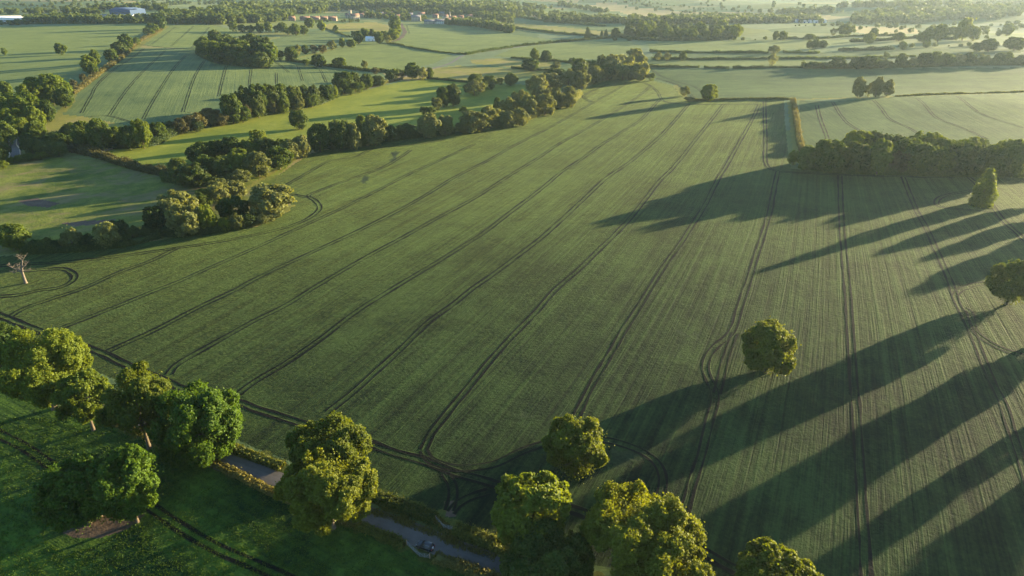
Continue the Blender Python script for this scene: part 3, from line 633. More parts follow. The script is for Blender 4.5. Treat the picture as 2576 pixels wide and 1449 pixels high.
# trees just outside the right of the frame: their long shadows cross the crop
for k, (x, y, r, c) in enumerate(SHADE_TREES):
    big_tree(None, 'gold', 'oak', 60 + k, 'tall tree standing just beyond the right edge of the picture', xyz=(x, y, r, c, c + 2.2), leaf=.8, group='trees beyond the right edge')
# ---- bare dead tree in the crop
def dead_tree():
    b = march([65], [712])[0]; e = empty('dead_tree', b); tag(e, 'bare dead tree with broken pale limbs standing in the crop', 'tree')
    g = random.Random(5)
    tr = MB(); P = [(0, 0, -.3), (0, 0, .5), (-.05, 0, 2.5), (-.1, .1, 4.6), (.3, .1, 6.2), (.9, .1, 8.0), (1.4, .2, 9.6)]
    tr.tube(P, [.8, .56, .48, .42, .32, .22, .12], 10); tr.build('trunk', M['deadwood'], e, True)
    def limb(P, r):
        mb = MB(); P = np.array(P, float); P[:, 0] += np.interp(P[0, 2], [4.4, 6.2, 8, 9.6], [.85, 1.2, 1.45, 1.7]); mb.tube(P, np.linspace(r, r * .25, len(P)), 7)
        for k in range(1, len(P)):
            for _ in range(7):
                d = np.array([g.uniform(-1, 1), g.uniform(-1, 1), g.uniform(-.3, 1)]); L = g.uniform(.6, 1.7); q = P[k] + d * L * .5 + np.array([0, 0, g.uniform(-.1, .3)])
                mb.tube([P[k], q, q + d * L * .4 + np.array([g.uniform(-.3, .3), 0, .2])], [r * .32, r * .2, r * .07], 5)
        mb.build('limb', M['deadwood'], e, True)
    limb([(-1, .1, 5.0), (-2.2, .2, 5.6), (-3.2, .3, 5.4), (-4.4, .2, 6.4), (-5.2, .2, 7.3)], .3)
    limb([(-1, .1, 4.7), (-2.4, -.2, 5.0), (-3.6, -.4, 4.5), (-4.6, -.3, 4.7)], .26)
    limb([(-.9, .1, 6.3), (0, .2, 7.0), (.9, .1, 7.6), (2.0, 0, 8.6)], .26)
    limb([(-.8, .1, 7.0), (-1.9, .4, 7.4), (-2.8, .5, 7.0)], .22)
    limb([(-.4, .2, 9.0), (-1.0, .3, 10.2), (-1.5, .2, 11.0)], .17); limb([(-.3, .2, 9.4), (.5, .1, 10.4), (1.1, .2, 11.0)], .17); limb([(-.35, .2, 9.2), (-.2, -.3, 10.6), (-.4, -.4, 11.4)], .15)
    limb([(-.95, .1, 4.4), (.2, -.2, 5.1), (1.6, -.3, 5.0), (2.6, -.2, 5.6)], .16)
dead_tree()
# ---- belts, read crown by crown off the photograph
exec_belts = [
 ('the bright clump by the bridge', '<left end', 'trees by the left bridge', 'l 75 172 190 256;o 140 178 222 268;l 48 112 208 265;o 100 138 252 302;l 22 95 234 300;l -12 40 235 292;l 58 106 270 328;l 2 60 275 332;o 64 112 304 352;o -10 36 308 364;l 28 76 300 348;l 110 150 215 262;o 0 30 205 250;k -20 22 345 400;k -12 18 372 412;o 50 92 336 384;k 58 100 350 392;k 88 130 352 392;k 120 168 356 392;y 18 34 396 412;y 36 58 390 408;y 56 84 386 404;y -6 18 404 424;y 84 118 382 400'),
 ('the belt below the tramlined slope', '<left end', 'trees below the tramlined slope', 'o 158 196 310 352;o 180 232 307 371;o 220 276 298 376;l 276 313 320 366;o 300 346 318 373;l 334 376 303 371;o 375 419 309 352;k 405 440 305 338;t 430 472 300 336;t 462 520 284 326;t 500 560 274 312;t 540 575 285 315;o 555 609 236 306;o 590 627 268 306;s 120 165 335 372;s 85 130 340 375;k 480 510 300 330;v 525 550 290 316'),
 ('the hedge rising to the works', '<near end', 'trees on the rising hedge', 'o 385 416 37 71;o 368 399 59 79;s 361 387 70 88;o 297 334 87 122;d 281 321 107 139;o 262 295 123 156;l 227 251 127 162;l 204 241 141 181;o 219 245 162 186;t 200 217 186 205;t 176 192 200 222;s 330 352 95 112'),
 ('the belt above the bright pasture', '<left end', 'trees above the bright pasture', 'd 592 640 222 290;o 620 672 213 286;d 655 700 216 282;o 685 728 214 276;d 715 756 216 272;o 745 782 214 264;d 772 806 216 262;o 797 838 214 254;d 630 665 242 294;t 668 695 248 286;o 696 730 240 282;v 735 765 244 276;o 765 800 236 268;t 600 630 262 300;l 815 848 215 248;o 838 892 182 230;d 878 903 181 226;o 905 938 186 223;d 934 966 190 216;s 888 918 206 232;s 870 892 222 238;v 945 975 196 214;o 968 992 178 202;s 984 1006 174 195;o 1017 1058 159 196;v 1048 1076 171 199;o 1072 1091 171 196;t 1000 1022 182 196'),
 ('the treeline edging the great crop', '<left end', 'trees on the upper edge of the crop', 'o 774 830 311 379;d 822 882 302 374;w 868 908 312 373;o 892 927 289 350;w 910 972 294 362;o 905 942 317 364;d 952 1002 317 354;k 992 1048 311 347;w 1048 1108 289 344;w 1098 1140 292 337;w 1152 1228 282 331;w 1203 1230 298 323;v 1146 1182 307 333;w 1207 1258 269 312;w 1250 1296 280 319;o 1240 1262 246 277;w 1254 1302 249 292;w 1286 1328 274 314;w 1285 1335 230 276;w 1310 1352 243 293;w 1346 1397 239 287;w 1386 1414 224 272;w 1406 1448 236 270;w 1411 1450 220 264'),
 ('the belt at the crop head', '<near end', 'willows at the head of the crop', 'w 1354 1414 186 228;w 1324 1377 192 242;w 1338 1392 218 256;d 1368 1432 174 208;w 1411 1450 177 212;w 1444 1484 179 222;w 1474 1517 169 208;d 1508 1548 162 200;d 1438 1482 149 192;o 1463 1507 151 187;d 1499 1527 139 172;w 1519 1562 139 182;w 1543 1582 139 177;w 1564 1602 144 192;w 1543 1592 159 198;w 1594 1634 159 200;w 1573 1607 164 199;w 1576 1617 122 162;w 1598 1629 139 167;s 1629 1648 184 202'),
 ('the thicket between the two pastures', '<left end', 'trees in the thicket', 'd 424 472 398 447;d 440 522 412 468;o 484 547 392 452;d 528 577 394 452;o 474 537 358 407;o 514 572 353 397;o 554 612 343 397;o 574 622 373 422;l 588 632 388 442;v 574 627 428 467;v 528 582 452 492;o 600 650 350 395;l 628 668 328 365;w 618 677 384 442;o 668 732 370 424;w 703 752 356 402;w 738 780 343 394;d 640 690 345 390;v 752 782 345 388;l 690 730 350 385'),
 ('the clump by the hooked track', '<left end', 'trees by the hooked track', 'w 408 487 483 547;w 393 462 503 572;d 363 422 518 582;w 428 502 518 592;l 493 542 518 582;o 488 532 476 522;v 522 577 458 512;w 568 617 458 502;o 548 624 493 552;y 548 582 546 582;v 578 614 538 577;w 622 732 465 543;k 606 640 540 572;v 640 690 535 562'),
 ('the belt behind the dead tree', '<left end', 'bushes behind the dead tree', 'o -8 72 562 628;k 72 103 602 628;k 98 132 598 628;k 128 158 603 628;v 153 202 573 624;k 200 242 588 624;v 233 297 558 622;d 268 317 553 603;k 312 352 568 603;k 292 328 582 615;k 345 378 574 600'),
 ('the thickets above the crop head', '<left end', 'trees above the willow belt', 'o 1174 1213 186 212;v 1193 1217 187 208;o 1213 1252 190 222;v 1168 1218 204 238;s 1203 1228 206 230;o 1268 1302 185 214;s 1248 1268 196 212;s 1056 1078 268 288;s 1075 1097 268 287;y 1155 1175 268 285'),
 ('the hedge round the pale fields', '<left end', 'trees round the pale fields', 'o 663 700 108 152;s 694 714 129 150;o 714 747 119 150;s 724 750 129 152;v 737 758 114 138;o 757 777 114 134;t 778 800 115 133;t 798 822 114 133;v 822 847 103 124;l 853 867 97 118;o 871 896 99 118;o 781 820 138 167;l 839 869 145 169;v 909 925 152 177;t 934 954 170 186;s 760 780 150 164'),
 ('the hedge above the pale fields', '<left end', 'trees above the pale fields', 's 576 600 58 78;s 598 620 62 80;s 618 642 64 80;o 642 664 58 80;o 664 684 56 78;s 687 706 64 80;o 699 722 57 80;s 714 733 69 86;l 729 756 61 88;o 753 775 64 86;o 767 791 46 68;l 799 818 53 76;s 837 852 65 82'),
 ('the copse hiding the barn', '<left end', 'trees round the barn', 'o 889 914 79 108;o 904 931 71 97;d 928 946 74 100;o 942 966 81 108;v 967 984 89 108;l 979 1006 41 70;l 984 1008 59 88;l 974 1004 75 100;s 884 897 78 92;o 955 978 78 98'),
]
for a in exec_belts: belt(*a)
LONE = [('o', 138, 165, 108, 136, 'lone round tree standing in the long-shadowed field at the far left'), ('s', 4, 16, 120, 139, 'small bush at the left edge in the long-shadowed field'), ('o', 727, 775, 277, 322, 'lone dark oak in the bright pasture above the thicket'),
 ('o', 1099, 1131, 219, 267, 'dark oak, near one of the pair in the bright pasture'), ('d', 1117, 1161, 213, 263, 'larger dark oak, far one of the pair in the bright pasture'), ('v', 1084, 1112, 245, 275, 'olive bush at the foot of the pair of oaks in the pasture'),
 ('l', 1334, 1356, 123, 152, 'thin tall tree next to a round tree on the field hedge'), ('o', 1360, 1389, 128, 153, 'round dark tree next to a thin tall tree on the field hedge'), ('o', 1311, 1359, 148, 176, 'spreading tree in the golden paddock below the thin tall tree'), ('v', 1385, 1412, 156, 177, 'olive bush in the golden paddock near the willow belt'), ('s', 1431, 1449, 145, 162, 'small bush on the hedge at the end of the golden paddock'),
 ('v', 1709, 1735, 216, 240, 'olive bush on the bend at the top corner of the crop'), ('l', 1765, 1806, 214, 252, 'lone yellow-green tree on the hedge at the top of the crop'), ('k', 1722, 1747, 243, 255, 'low dark bush beside the bend at the top of the crop'),
 ('l', 1984, 2012, 380, 414, 'yellow-green bush-like tree where the narrow hedge meets the dark wood'),
 ('v', 1647, 1665, 132, 151, 'first of three small trees between the flat right-hand fields'), ('v', 1670, 1687, 133, 151, 'middle one of three small trees between the flat right-hand fields'), ('o', 1709, 1728, 131, 151, 'last of three small trees between the flat right-hand fields'),
 ('s', 2222, 2237, 131, 147, 'small round bush above the shaded belt on the right'), ('l', 2262, 2281, 104, 124, 'small tree alone in the shadowed field on the right'), ('v', 1933, 1963, 115, 134, 'olive bush beside a hedge end in the flat right-hand fields'), ('o', 2029, 2046, 102, 121, 'left one of the small island of trees in the right-hand field'), ('o', 2042, 2062, 99, 121, 'middle one of the small island of trees in the right-hand field'), ('o', 2058, 2082, 102, 120, 'right one of the small island of trees in the right-hand field'),
 ('w', 2147, 2177, 197, 242, 'willow at the left of the four-tree clump on the right-hand slope'), ('v', 2176, 2196, 212, 241, 'low willow second in the four-tree clump on the right-hand slope'), ('w', 2195, 2221, 196, 241, 'willow third in the four-tree clump on the right-hand slope'), ('w', 2219, 2249, 203, 240, 'willow at the right of the four-tree clump on the right-hand slope')]
belt('the right-hand wood front', '<left end', 'tall trees fronting the right-hand wood', 'o 2006 2062 366 424;o 2054 2128 352 430;d 2118 2190 360 433;o 2184 2246 350 436;t 2238 2290 380 436;o 2276 2356 362 437;l 2340 2396 372 438;d 2388 2470 358 440;o 2462 2530 368 441;o 2520 2600 352 442')
for k, a, b, c, d, lb in LONE: tree(k, (a, b, c, d), lb)
belt('the shaded belt at the right', '<left end', 'trees on the shaded belt', 'v 1932 1956 136 162;o 2089 2127 144 170;o 2139 2177 144 172;o 2168 2213 139 170;v 2210 2240 150 170;o 2254 2283 136 167;v 2285 2310 145 168;o 2306 2345 134 166;o 2335 2372 131 164;o 2364 2402 134 164;v 2398 2430 136 162;o 2424 2456 133 162;v 2454 2492 138 162;o 2500 2530 133 160;o 2522 2548 132 158;v 2545 2600 140 162;s 2030 2060 155 171;s 2058 2092 157 172')
belt('the hazy trees, upper right', '<left end', 'hazy trees at the upper right', 'l 2309 2346 77 106;o 2330 2352 66 90;l 2347 2381 64 102;o 2379 2406 67 88;l 2402 2416 71 100;l 2409 2446 49 98;o 2438 2466 69 100;o 2524 2549 59 88;l 2174 2202 84 107;o 2249 2277 82 102;o 2189 2209 71 90;o 2109 2149 61 87;v 2089 2105 71 88;o 2024 2051 85 100;o 1944 1959 79 99;o 1959 1981 79 100;o 2445 2475 108 128;o 2470 2510 98 128;o 2530 2580 95 125')
belt('the conifers by the golden fields', '<left end', 'conifers by the golden fields', 'c 1472 1485 71 94;c 1510 1518 78 92;c 1520 1529 76 91;c 1538 1546 78 91;c 1238 1248 36 62')
wood('dark tree packed in the oval wood beside the tramlined slope', 'trees in the oval wood', 'ddo', 26, [(500, 134), (520, 147), (560, 160), (640, 169), (676, 170), (668, 140), (640, 126), (590, 116), (520, 112)], 44, 1.05, 3)
wood('tree in the dark sunlit-topped wood along the right edge of the crop', 'trees in the dark right-hand wood', 'oolldo', 30, [(2030, 412), (2100, 416), (2250, 420), (2400, 424), (2600, 428), (2600, 408), (2400, 402), (2150, 398), (2050, 400)], 60, 1.0, 5)
wood('tree in the broad wood beyond the head of the crop', 'trees in the broad far wood', 'odl', 34, [(1545, 90), (1610, 99), (1700, 101), (1852, 98), (1858, 86), (1800, 78), (1620, 76)], 27, 1.05, 8)
# ------------------------------------------------------------------ hedges: each one a thing
def hedge(line, w, h, mat, label, name='hedge', group=None, top=None, sm=True, dens=1.0):
    g = np.random.default_rng(int(abs(line[0][0] * 7 + line[0][1] * 3)) + 1); p = G(line)[:, :2]; dist = np.hypot(p[:, 0], p[:, 1]).min()
    leaf = max(.34, dist * .00105); p = resample(p, max(1.0, leaf * 1.2), sm); t, n = frame(p); L = len(p)
    step = np.hypot(*np.diff(p, axis=0).T).mean(); per = (2 * h + w) * 1.1
    m = max(5, int(dens * step * per / (leaf * leaf * .8) * 2.4)); i = np.repeat(np.arange(L), m); k = len(i)
    hv = h * (1 + .26 * np.interp(np.arange(L), np.arange(0, L + 5, 5), g.normal(0, 1, len(range(0, L + 5, 5)))))[i]; wv = w * (1 + .12 * np.interp(np.arange(L), np.arange(0, L + 4, 4), g.normal(0, 1, len(range(0, L + 4, 4)))))[i]
    a = g.uniform(-.15, math.pi + .15, k); rr = g.uniform(.82, 1.02, k) + .22 * g.exponential(.5, k); ca, sa = np.cos(a), np.sin(a)
    lat = np.sign(ca) * np.abs(ca) ** .55 * wv / 2 * rr; up = np.sign(sa) * np.abs(sa) ** .6 * hv * rr
    q = p[i] + n[i] * lat[:, None] + t[i] * (g.uniform(-.5, .5, k) * step)[:, None]
    pos = np.c_[q, Z(q[:, 0], q[:, 1]) + up]
    nr = np.c_[n[i] * ca[:, None], sa]; nr = unit(nr * .7 + g.normal(0, .6, (k, 3)))
    V = leaf_quads(g, pos, nr, leaf); tone = np.repeat(g.uniform(0, 1, k), 4)
    c, qd, uv, j = ribbon(p, [-w * .42, -w * .36, 0, w * .36, w * .42], [-.2, h * .72, h * .84, h * .72, -.2])  # solid core hidden under the leaves, added to block light
    VV = np.vstack([V, c]); FF = np.vstack([np.arange(len(V)).reshape(-1, 4), qd + len(V)]); tn = np.r_[tone, np.full(len(c), .3)]
    return tag(link(name, make_mesh(name, VV, FF, [LEAF[mat]], attrs={'tone': tn})), label, name, group)
HEDGES = [
 ([(560, 1122), (644, 1153), (706, 1178)], 2.2, 1.5, 'hedge', 'low clipped roadside hedge beside the crop left of the broad overhanging tree'),
 ([(944, 1254), (1000, 1276), (1060, 1299), (1092, 1310)], 2.6, 1.9, 'hedge', 'clipped roadside hedge between the broad overhanging tree and the upper gate'),
 ([(1148, 1341), (1200, 1359), (1268, 1384), (1340, 1412)], 2.8, 1.9, 'hedge', 'clipped roadside hedge right of the upper gate, opposite the parked car'),
 ([(470, 1132), (560, 1178), (644, 1222), (729, 1262)], 2.0, 1.1, 'sun_tint', 'sunlit rusty hedge along the meadow side of the road'),
 ([(905, 1326), (960, 1350), (1012, 1372)], 2.0, 1.0, 'hedge', 'dark low hedge on the meadow side of the road before the lower gate'),
 ([(1099, 1407), (1150, 1426), (1215, 1452), (1280, 1480)], 2.2, 1.2, 'sun_tint', 'golden topped hedge in front of the parked car'),
 ([(180, 380), (237, 393), (300, 412), (375, 433), (430, 445)], 5, 3.2, 'thorn', 'tall brown unclipped hedge between the two pastures'),
 ([(-20, 424), (20, 410), (60, 402), (100, 396), (130, 392)], 3, 1.6, 'lime', 'bright green straggling hedge beside the bridge at the left edge'),
 ([(405, 76), (345, 110), (303, 149), (258, 181), (218, 211), (182, 237)], 5, 2.6, 'thorn', 'brown hedge rising beside the yellow verge towards the far works'),
 ([(60, 636), (200, 628), (300, 618), (370, 602), (400, 596)], 6, 2.4, 'dark', 'dark overgrown hedge behind the dead tree'),
 ([(1742, 253), (1800, 252), (1870, 251), (1932, 250), (1986, 251)], 2.2, 1.3, 'hedge', 'straight clipped hedge across the top of the great crop field'),
 ([(1994, 256), (2000, 290), (2006, 330), (2012, 365), (2018, 388)], 3, 2.6, 'sun_tint', 'narrow orange-lit hedge running down to the dark wood'),
 ([(722, 153), (784, 161), (869, 173), (944, 181), (1015, 182)], 4, 2.6, 'dark', 'dark hedge below the pale central field'),
 ([(1094, 130), (1040, 121), (975, 107)], 3, 1.6, 'dark', 'thin dark hedge between the two large pale fields'), ([(1169, 137), (1130, 134), (1094, 130)], 3, 1.6, 'dark', 'short end of thin dark hedge at the lane between pale fields'),
 ([(819, 73), (850, 82), (872, 91), (886, 94)], 3, 1.6, 'dark', 'short hedge below the golden paddock near the village'),
 ([(1075, 197), (1170, 207), (1212, 210)], 3, 1.8, 'dark', 'low dark hedge above the bright pasture with the pair of oaks'),
 ([(1288, 146), (1330, 150), (1400, 154), (1440, 160)], 4, 2, 'dark', 'low hedge behind the golden paddock near the willow belt'), ([(1288, 172), (1340, 176), (1400, 178)], 3, 1.8, 'dark', 'low hedge in front of the golden paddock near the willow belt'),
 ([(1635, 131), (1760, 133), (1932, 134)], 4, 2.4, 'oak', 'bushy hedge behind the three small trees in the flat fields'), ([(1640, 150), (1760, 150), (1932, 149), (2000, 148)], 4, 2.4, 'oak', 'bushy hedge under the three small trees in the flat fields'),
 ([(1623, 169), (1700, 170), (1758, 170)], 4, 2.2, 'dark', 'clipped dark hedge, longest piece left of the gaps'), ([(1772, 171), (1833, 172)], 4, 2, 'dark', 'short clipped dark hedge between two gaps'), ([(1844, 172), (1932, 171), (2020, 171)], 3.4, 2.0, 'dark', 'clipped dark hedge right of the gaps leading to the shaded belt'),
 ([(2018, 171), (2145, 171), (2300, 168), (2450, 164), (2600, 163)], 9, 5, 'dark', 'thick dark undergrowth hedge beneath the shaded belt on the right'),
 ([(1960, 98), (2060, 98), (2150, 92), (2260, 90)], 5, 2.6, 'oak', 'hazy hedge below the straw field at the upper right'),
 ([(1970, 132), (2010, 133), (2060, 134)], 5, 2.2, 'oak', 'short hazy hedge left of the shadowed fields'), ([(2110, 128), (2200, 126), (2245, 124)], 5, 3, 'dark', 'short dark hedge in the shadowed fields on the right'),
 ([(1985, 148), (2080, 148), (2230, 146), (2300, 143)], 4, 2, 'oak', 'long low hedge above the shaded belt on the right'), ([(2140, 106), (2230, 102), (2310, 96), (2400, 100)], 6, 3.5, 'dark', 'hazy hedge at the foot of the tall hazy trees'),
 ([(2255, 243), (2400, 237), (2590, 231)], 2.2, 1.0, 'hedge', 'low grassy hedge on the crest of the right-hand field'),
 ([(1288, 118), (1340, 113), (1420, 105), (1480, 100), (1540, 96)], 5, 2.6, 'dark', 'bushy hedge along the lane above the pale field'), ([(1288, 70), (1350, 78), (1420, 86), (1500, 92)], 5, 3, 'dark', 'hedge crossing the golden stubble field below the wood'),
 ([(1290, 40), (1360, 52), (1440, 60), (1520, 66)], 6, 3, 'oak', 'hedge above the golden stubble field beyond the village'),
 ([(1172, 138), (1230, 128), (1288, 120)], 4, 2.4, 'oak', 'bushy hedge beside the lane between the pale fields'), ([(800, 252), (870, 236), (960, 212), (1010, 200)], 3, 1.6, 'thorn', 'thin brown hedge between the lane and the bright pasture'),
 ([(0, 60), (120, 60), (250, 59), (380, 58)], 5, 2.4, 'dark', 'dark hedge at the foot of the trees before the works'), ([(650, 126), (600, 112), (530, 108)], 3, 2, 'dark', 'short hedge behind the oval wood'),
 ([(160, 362), (260, 372), (380, 366), (430, 342), (520, 318), (600, 300), (700, 284), (800, 262), (860, 236)], 7, 4.5, 'dark', 'dense dark undergrowth hedge below the belt above the bright pasture'),
 ([(785, 374), (870, 370), (950, 358), (1050, 344), (1140, 333)], 8, 4, 'dark', 'dense dark undergrowth hedge, near half of the treeline edging the great crop'),
 ([(1152, 329), (1230, 320), (1300, 308), (1370, 282), (1430, 262), (1450, 240)], 8, 4, 'willow', 'dense olive undergrowth hedge, far half of the treeline edging the great crop'),
 ([(1450, 222), (1500, 206), (1560, 196), (1620, 196)], 9, 5, 'willow', 'dense undergrowth hedge under the belt at the crop head'),
 ([(420, 452), (500, 466), (560, 458), (610, 440)], 8, 4, 'dark', 'dark undergrowth hedge along the front of the thicket between the pastures'),
 ([(375, 578), (440, 590), (520, 582), (600, 572), (690, 545)], 8, 3, 'dark', 'dark bramble hedge at the foot of the clump by the hooked track'),
 ([(2012, 420), (2100, 431), (2250, 436), (2400, 440), (2600, 443)], 8, 3.6, 'dark', 'dark understorey hedge along the front of the right-hand wood'),
 ([(499, 135), (520, 148), (562, 161), (640, 170), (677, 171)], 6, 5, 'dark', 'dark understorey hedge along the front of the oval wood'),
 ([(1545, 92), (1620, 101), (1750, 102), (1850, 99)], 8, 5, 'dark', 'dark understorey hedge along the front of the broad far wood'),
 ([(60, 350), (120, 352), (160, 356)], 6, 4, 'dark', 'dark undergrowth hedge right of the bridge below the bright clump')]
for line, w, h, mt, lb in HEDGES: hedge(line, w, h, mt, lb)
# ------------------------------------------------------------------ rough grass on the road verges
def rough_grass(lines, w, h, mat):
    g = np.random.default_rng(44); Vs = []; Ts = []
    for ln in lines:
        p = resample(G(ln), .5); t, n = frame(p); m = 46; i = np.repeat(np.arange(len(p)), m); k = len(i)
        q = p[i] + n[i] * g.normal(0, w * .36, k)[:, None] + t[i] * g.uniform(-.3, .3, k)[:, None]
        hh = h * g.uniform(.4, 1.3, k) * (.7 + .5 * np.sin(q[:, 0] * .8) * np.sin(q[:, 1] * .6))
        pos = np.c_[q, Z(q[:, 0], q[:, 1]) + hh * .5]; nr = unit(np.c_[g.normal(0, 1, (k, 2)), np.full(k, .25)])
        a = unit(np.cross(nr, np.array([0, 0, 1.]))) * (.16 * g.uniform(.6, 1.4, k))[:, None]; b = np.cross(nr, unit(a)); b = b * np.sign(b[:, 2:3]) * (hh * .55)[:, None]
        Vs.append(np.stack([pos - a - b, pos + a - b, pos + a * .4 + b, pos - a * .4 + b], 1).reshape(-1, 3)); Ts.append(np.repeat(g.uniform(0, 1, k), 4))
    V = np.vstack(Vs); tag(link('rough_grass', make_mesh('rough_grass', V, np.arange(len(V)).reshape(-1, 4), [LEAF[mat]], attrs={'tone': np.concatenate(Ts)})), kind='stuff')
rough_grass([[(560, 1126), (644, 1152), (706, 1176)], [(940, 1252), (1020, 1280), (1094, 1306)], [(1150, 1330), (1264, 1374), (1340, 1405)], [(560, 1178), (644, 1214), (729, 1256), (905, 1324), (1019, 1368)], [(1098, 1398), (1160, 1420), (1256, 1454)], [(920, 1282), (1040, 1322), (1150, 1368), (1244, 1404)], [(1100, 1310), (1145, 1340)], [(280, 1062), (420, 1120), (540, 1172)]], 1.5, .7, 'sun_tint')
def meadow_grass(n):
    g = np.random.default_rng(45); px = g.uniform(-80, 1300, n); py = g.uniform(1050, 1520, n)
    edge = np.interp(px, [-80, 0, 240, 550, 644, 900, 1019, 1241, 1300], [985, 1000, 1062, 1188, 1232, 1338, 1380, 1456, 1480]); ok = py > edge
    q = np.vstack([march(u, v)[:, :2] for u, v in zip(np.array_split(px[ok], 20), np.array_split(py[ok], 20))]); clump = np.sin(q[:, 0] * .9 + 2 * np.sin(q[:, 1] * .35)) * np.sin(q[:, 1] * 1.1 + np.sin(q[:, 0] * .5)); q = q[clump + g.normal(0, .5, len(q)) > -.15]; k = len(q)
    soil = G([(112, 1288), (240, 1354), (372, 1275), (240, 1245)])[:, :2]; c0 = soil.mean(0); q = q[np.hypot(q[:, 0] - c0[0], q[:, 1] - c0[1]) > 10.5]; k = len(q)
    hh = .15 * g.uniform(.4, 1.5, k); pos = np.c_[q, Z(q[:, 0], q[:, 1]) + hh * .45]; nr = unit(np.c_[g.normal(0, 1, (k, 2)), np.full(k, .35)])
    a = unit(np.cross(nr, np.array([0, 0, 1.]))) * (.11 * g.uniform(.5, 1.4, k))[:, None]; b = np.cross(nr, unit(a)); b = b * np.sign(b[:, 2:3]) * (hh * .55)[:, None]
    V = np.stack([pos - a - b, pos + a - b, pos + a * .5 + b, pos - a * .5 + b], 1).reshape(-1, 3)
    tag(link('grass', make_mesh('grass', V, np.arange(len(V)).reshape(-1, 4), [LEAF['grass']], attrs={'tone': np.repeat(g.uniform(0, 1, k), 4)})), kind='stuff')
meadow_grass(150000)
# ------------------------------------------------------------------ far country: trees and hedges nobody could count
def far_mass(name, sites, mat):
    """low crowns merged into one mass"""
    protos = [crown_arrays(900 + k, 1, 1, 1, 130, .5, 'oak' if k % 3 else 'willow') for k in range(6)]; Vs = []; Ts = []
    for (x, y, r, c) in sites:
        V, t = protos[rng.integers(6)]; a = rng.uniform(0, 6.28); ca, sa = math.cos(a), math.sin(a)
        W = np.stack([(V[:, 0] * ca - V[:, 1] * sa) * r + x, (V[:, 0] * sa + V[:, 1] * ca) * r + y, V[:, 2] * c + float(Z(x, y)) + c * .95], -1); Vs.append(W); Ts.append(np.clip(t * .5 + rng.uniform(0, .5), 0, 1))
    V = np.vstack(Vs); o = link(name, make_mesh(name, V, np.arange(len(V)).reshape(-1, 4), [LEAF[mat]], attrs={'tone': np.concatenate(Ts)}))
    return tag(o, kind='stuff')
def poly_sites(poly, n, h):
    P = np.array(poly, float); out = []
    x0, x1, y0, y1 = P[:, 0].min(), P[:, 0].max(), P[:, 1].min(), P[:, 1].max()
    while len(out) < n:
        x, y = rng.uniform(x0, x1), rng.uniform(y0, y1); r = False
        for k in range(len(P)):
            (a, b), (c, d) = P[k], P[(k + 1) % len(P)]
            if (b > y) != (d > y) and x < (c - a) * (y - b) / (d - b) + a: r = not r
        if r: out.append((x, y))
    g = G(out); hh = rng.uniform(.65, 1.2, n) * h
    return [(p[0], p[1], q * .52, q * .5) for p, q in zip(g, hh)]
def line_sites(line, gap, h):
    p = resample(G(line), gap, False); p = p + rng.normal(0, 3, p.shape); hh = rng.uniform(.4, 1.15, len(p)) ** 1.3 * h
    return [(q[0], q[1], k * .62, k * .5) for q, k in zip(p, hh)]
S = []
S += poly_sites([(66, 60), (66, 50), (250, 50), (250, 60)], 130, 14) + poly_sites([(250, 60), (250, 49), (400, 48), (400, 60)], 60, 12) + poly_sites([(0, 63), (0, 57), (70, 56), (70, 63)], 26, 8) + poly_sites([(0, 36), (0, 32), (250, 32), (250, 36)], 45, 13) + poly_sites([(240, 26), (240, 22), (420, 22), (420, 30), (385, 27), (300, 26)], 50, 14)
S += poly_sites([(400, 42), (420, 61), (560, 62), (690, 56), (750, 42), (700, 36), (560, 34)], 300, 18) + poly_sites([(560, 34), (760, 37), (880, 27), (1000, 26), (1130, 33), (1290, 40), (1290, 20), (1000, 8), (700, 14), (560, 22)], 700, 20)
S += poly_sites([(905, 46), (980, 48), (1040, 38), (1040, 32), (905, 30)], 45, 14) + poly_sites([(1060, 36), (1180, 40), (1250, 56), (1290, 62), (1290, 42), (1180, 34), (1060, 32)], 120, 14) + poly_sites([(1120, 62), (1200, 68), (1290, 84), (1290, 72), (1200, 58), (1150, 56)], 110, 14)
S += poly_sites([(1008, 52), (1036, 54), (1036, 44), (1010, 42)], 18, 11) + poly_sites([(760, 57), (905, 57), (905, 52), (850, 52), (760, 54)], 26, 6) + poly_sites([(1057, 54), (1070, 55), (1070, 44), (1057, 44)], 10, 9)
S += poly_sites([(1360, 58), (1560, 60), (1560, 50), (1440, 44), (1370, 46)], 130, 14) + poly_sites([(1560, 62), (1800, 62), (2060, 58), (2060, 50), (1800, 48), (1600, 50)], 330, 15) + poly_sites([(1300, 46), (1290, 25), (1420, 40), (1420, 48)], 45, 13)
S += poly_sites([(1395, 14), (1520, 34), (1530, 30), (1410, 9)], 60, 12) + poly_sites([(1932, 34), (2000, 38), (2100, 30), (2090, 24), (1990, 30)], 60, 13) + poly_sites([(2140, 60), (2300, 60), (2576, 40), (2576, 20), (2300, 26), (2150, 44)], 330, 16) + poly_sites([(2090, 20), (2576, 16), (2576, 4), (2250, 6)], 200, 16)
S += poly_sites([(1220, 30), (1290, 33), (1400, 22), (1290, 12), (1150, 10)], 90, 13) + poly_sites([(500, 12), (620, 14), (760, 6), (700, 2), (520, 2)], 60, 12) + poly_sites([(250, 14), (330, 18), (470, 12), (470, 6)], 40, 11)
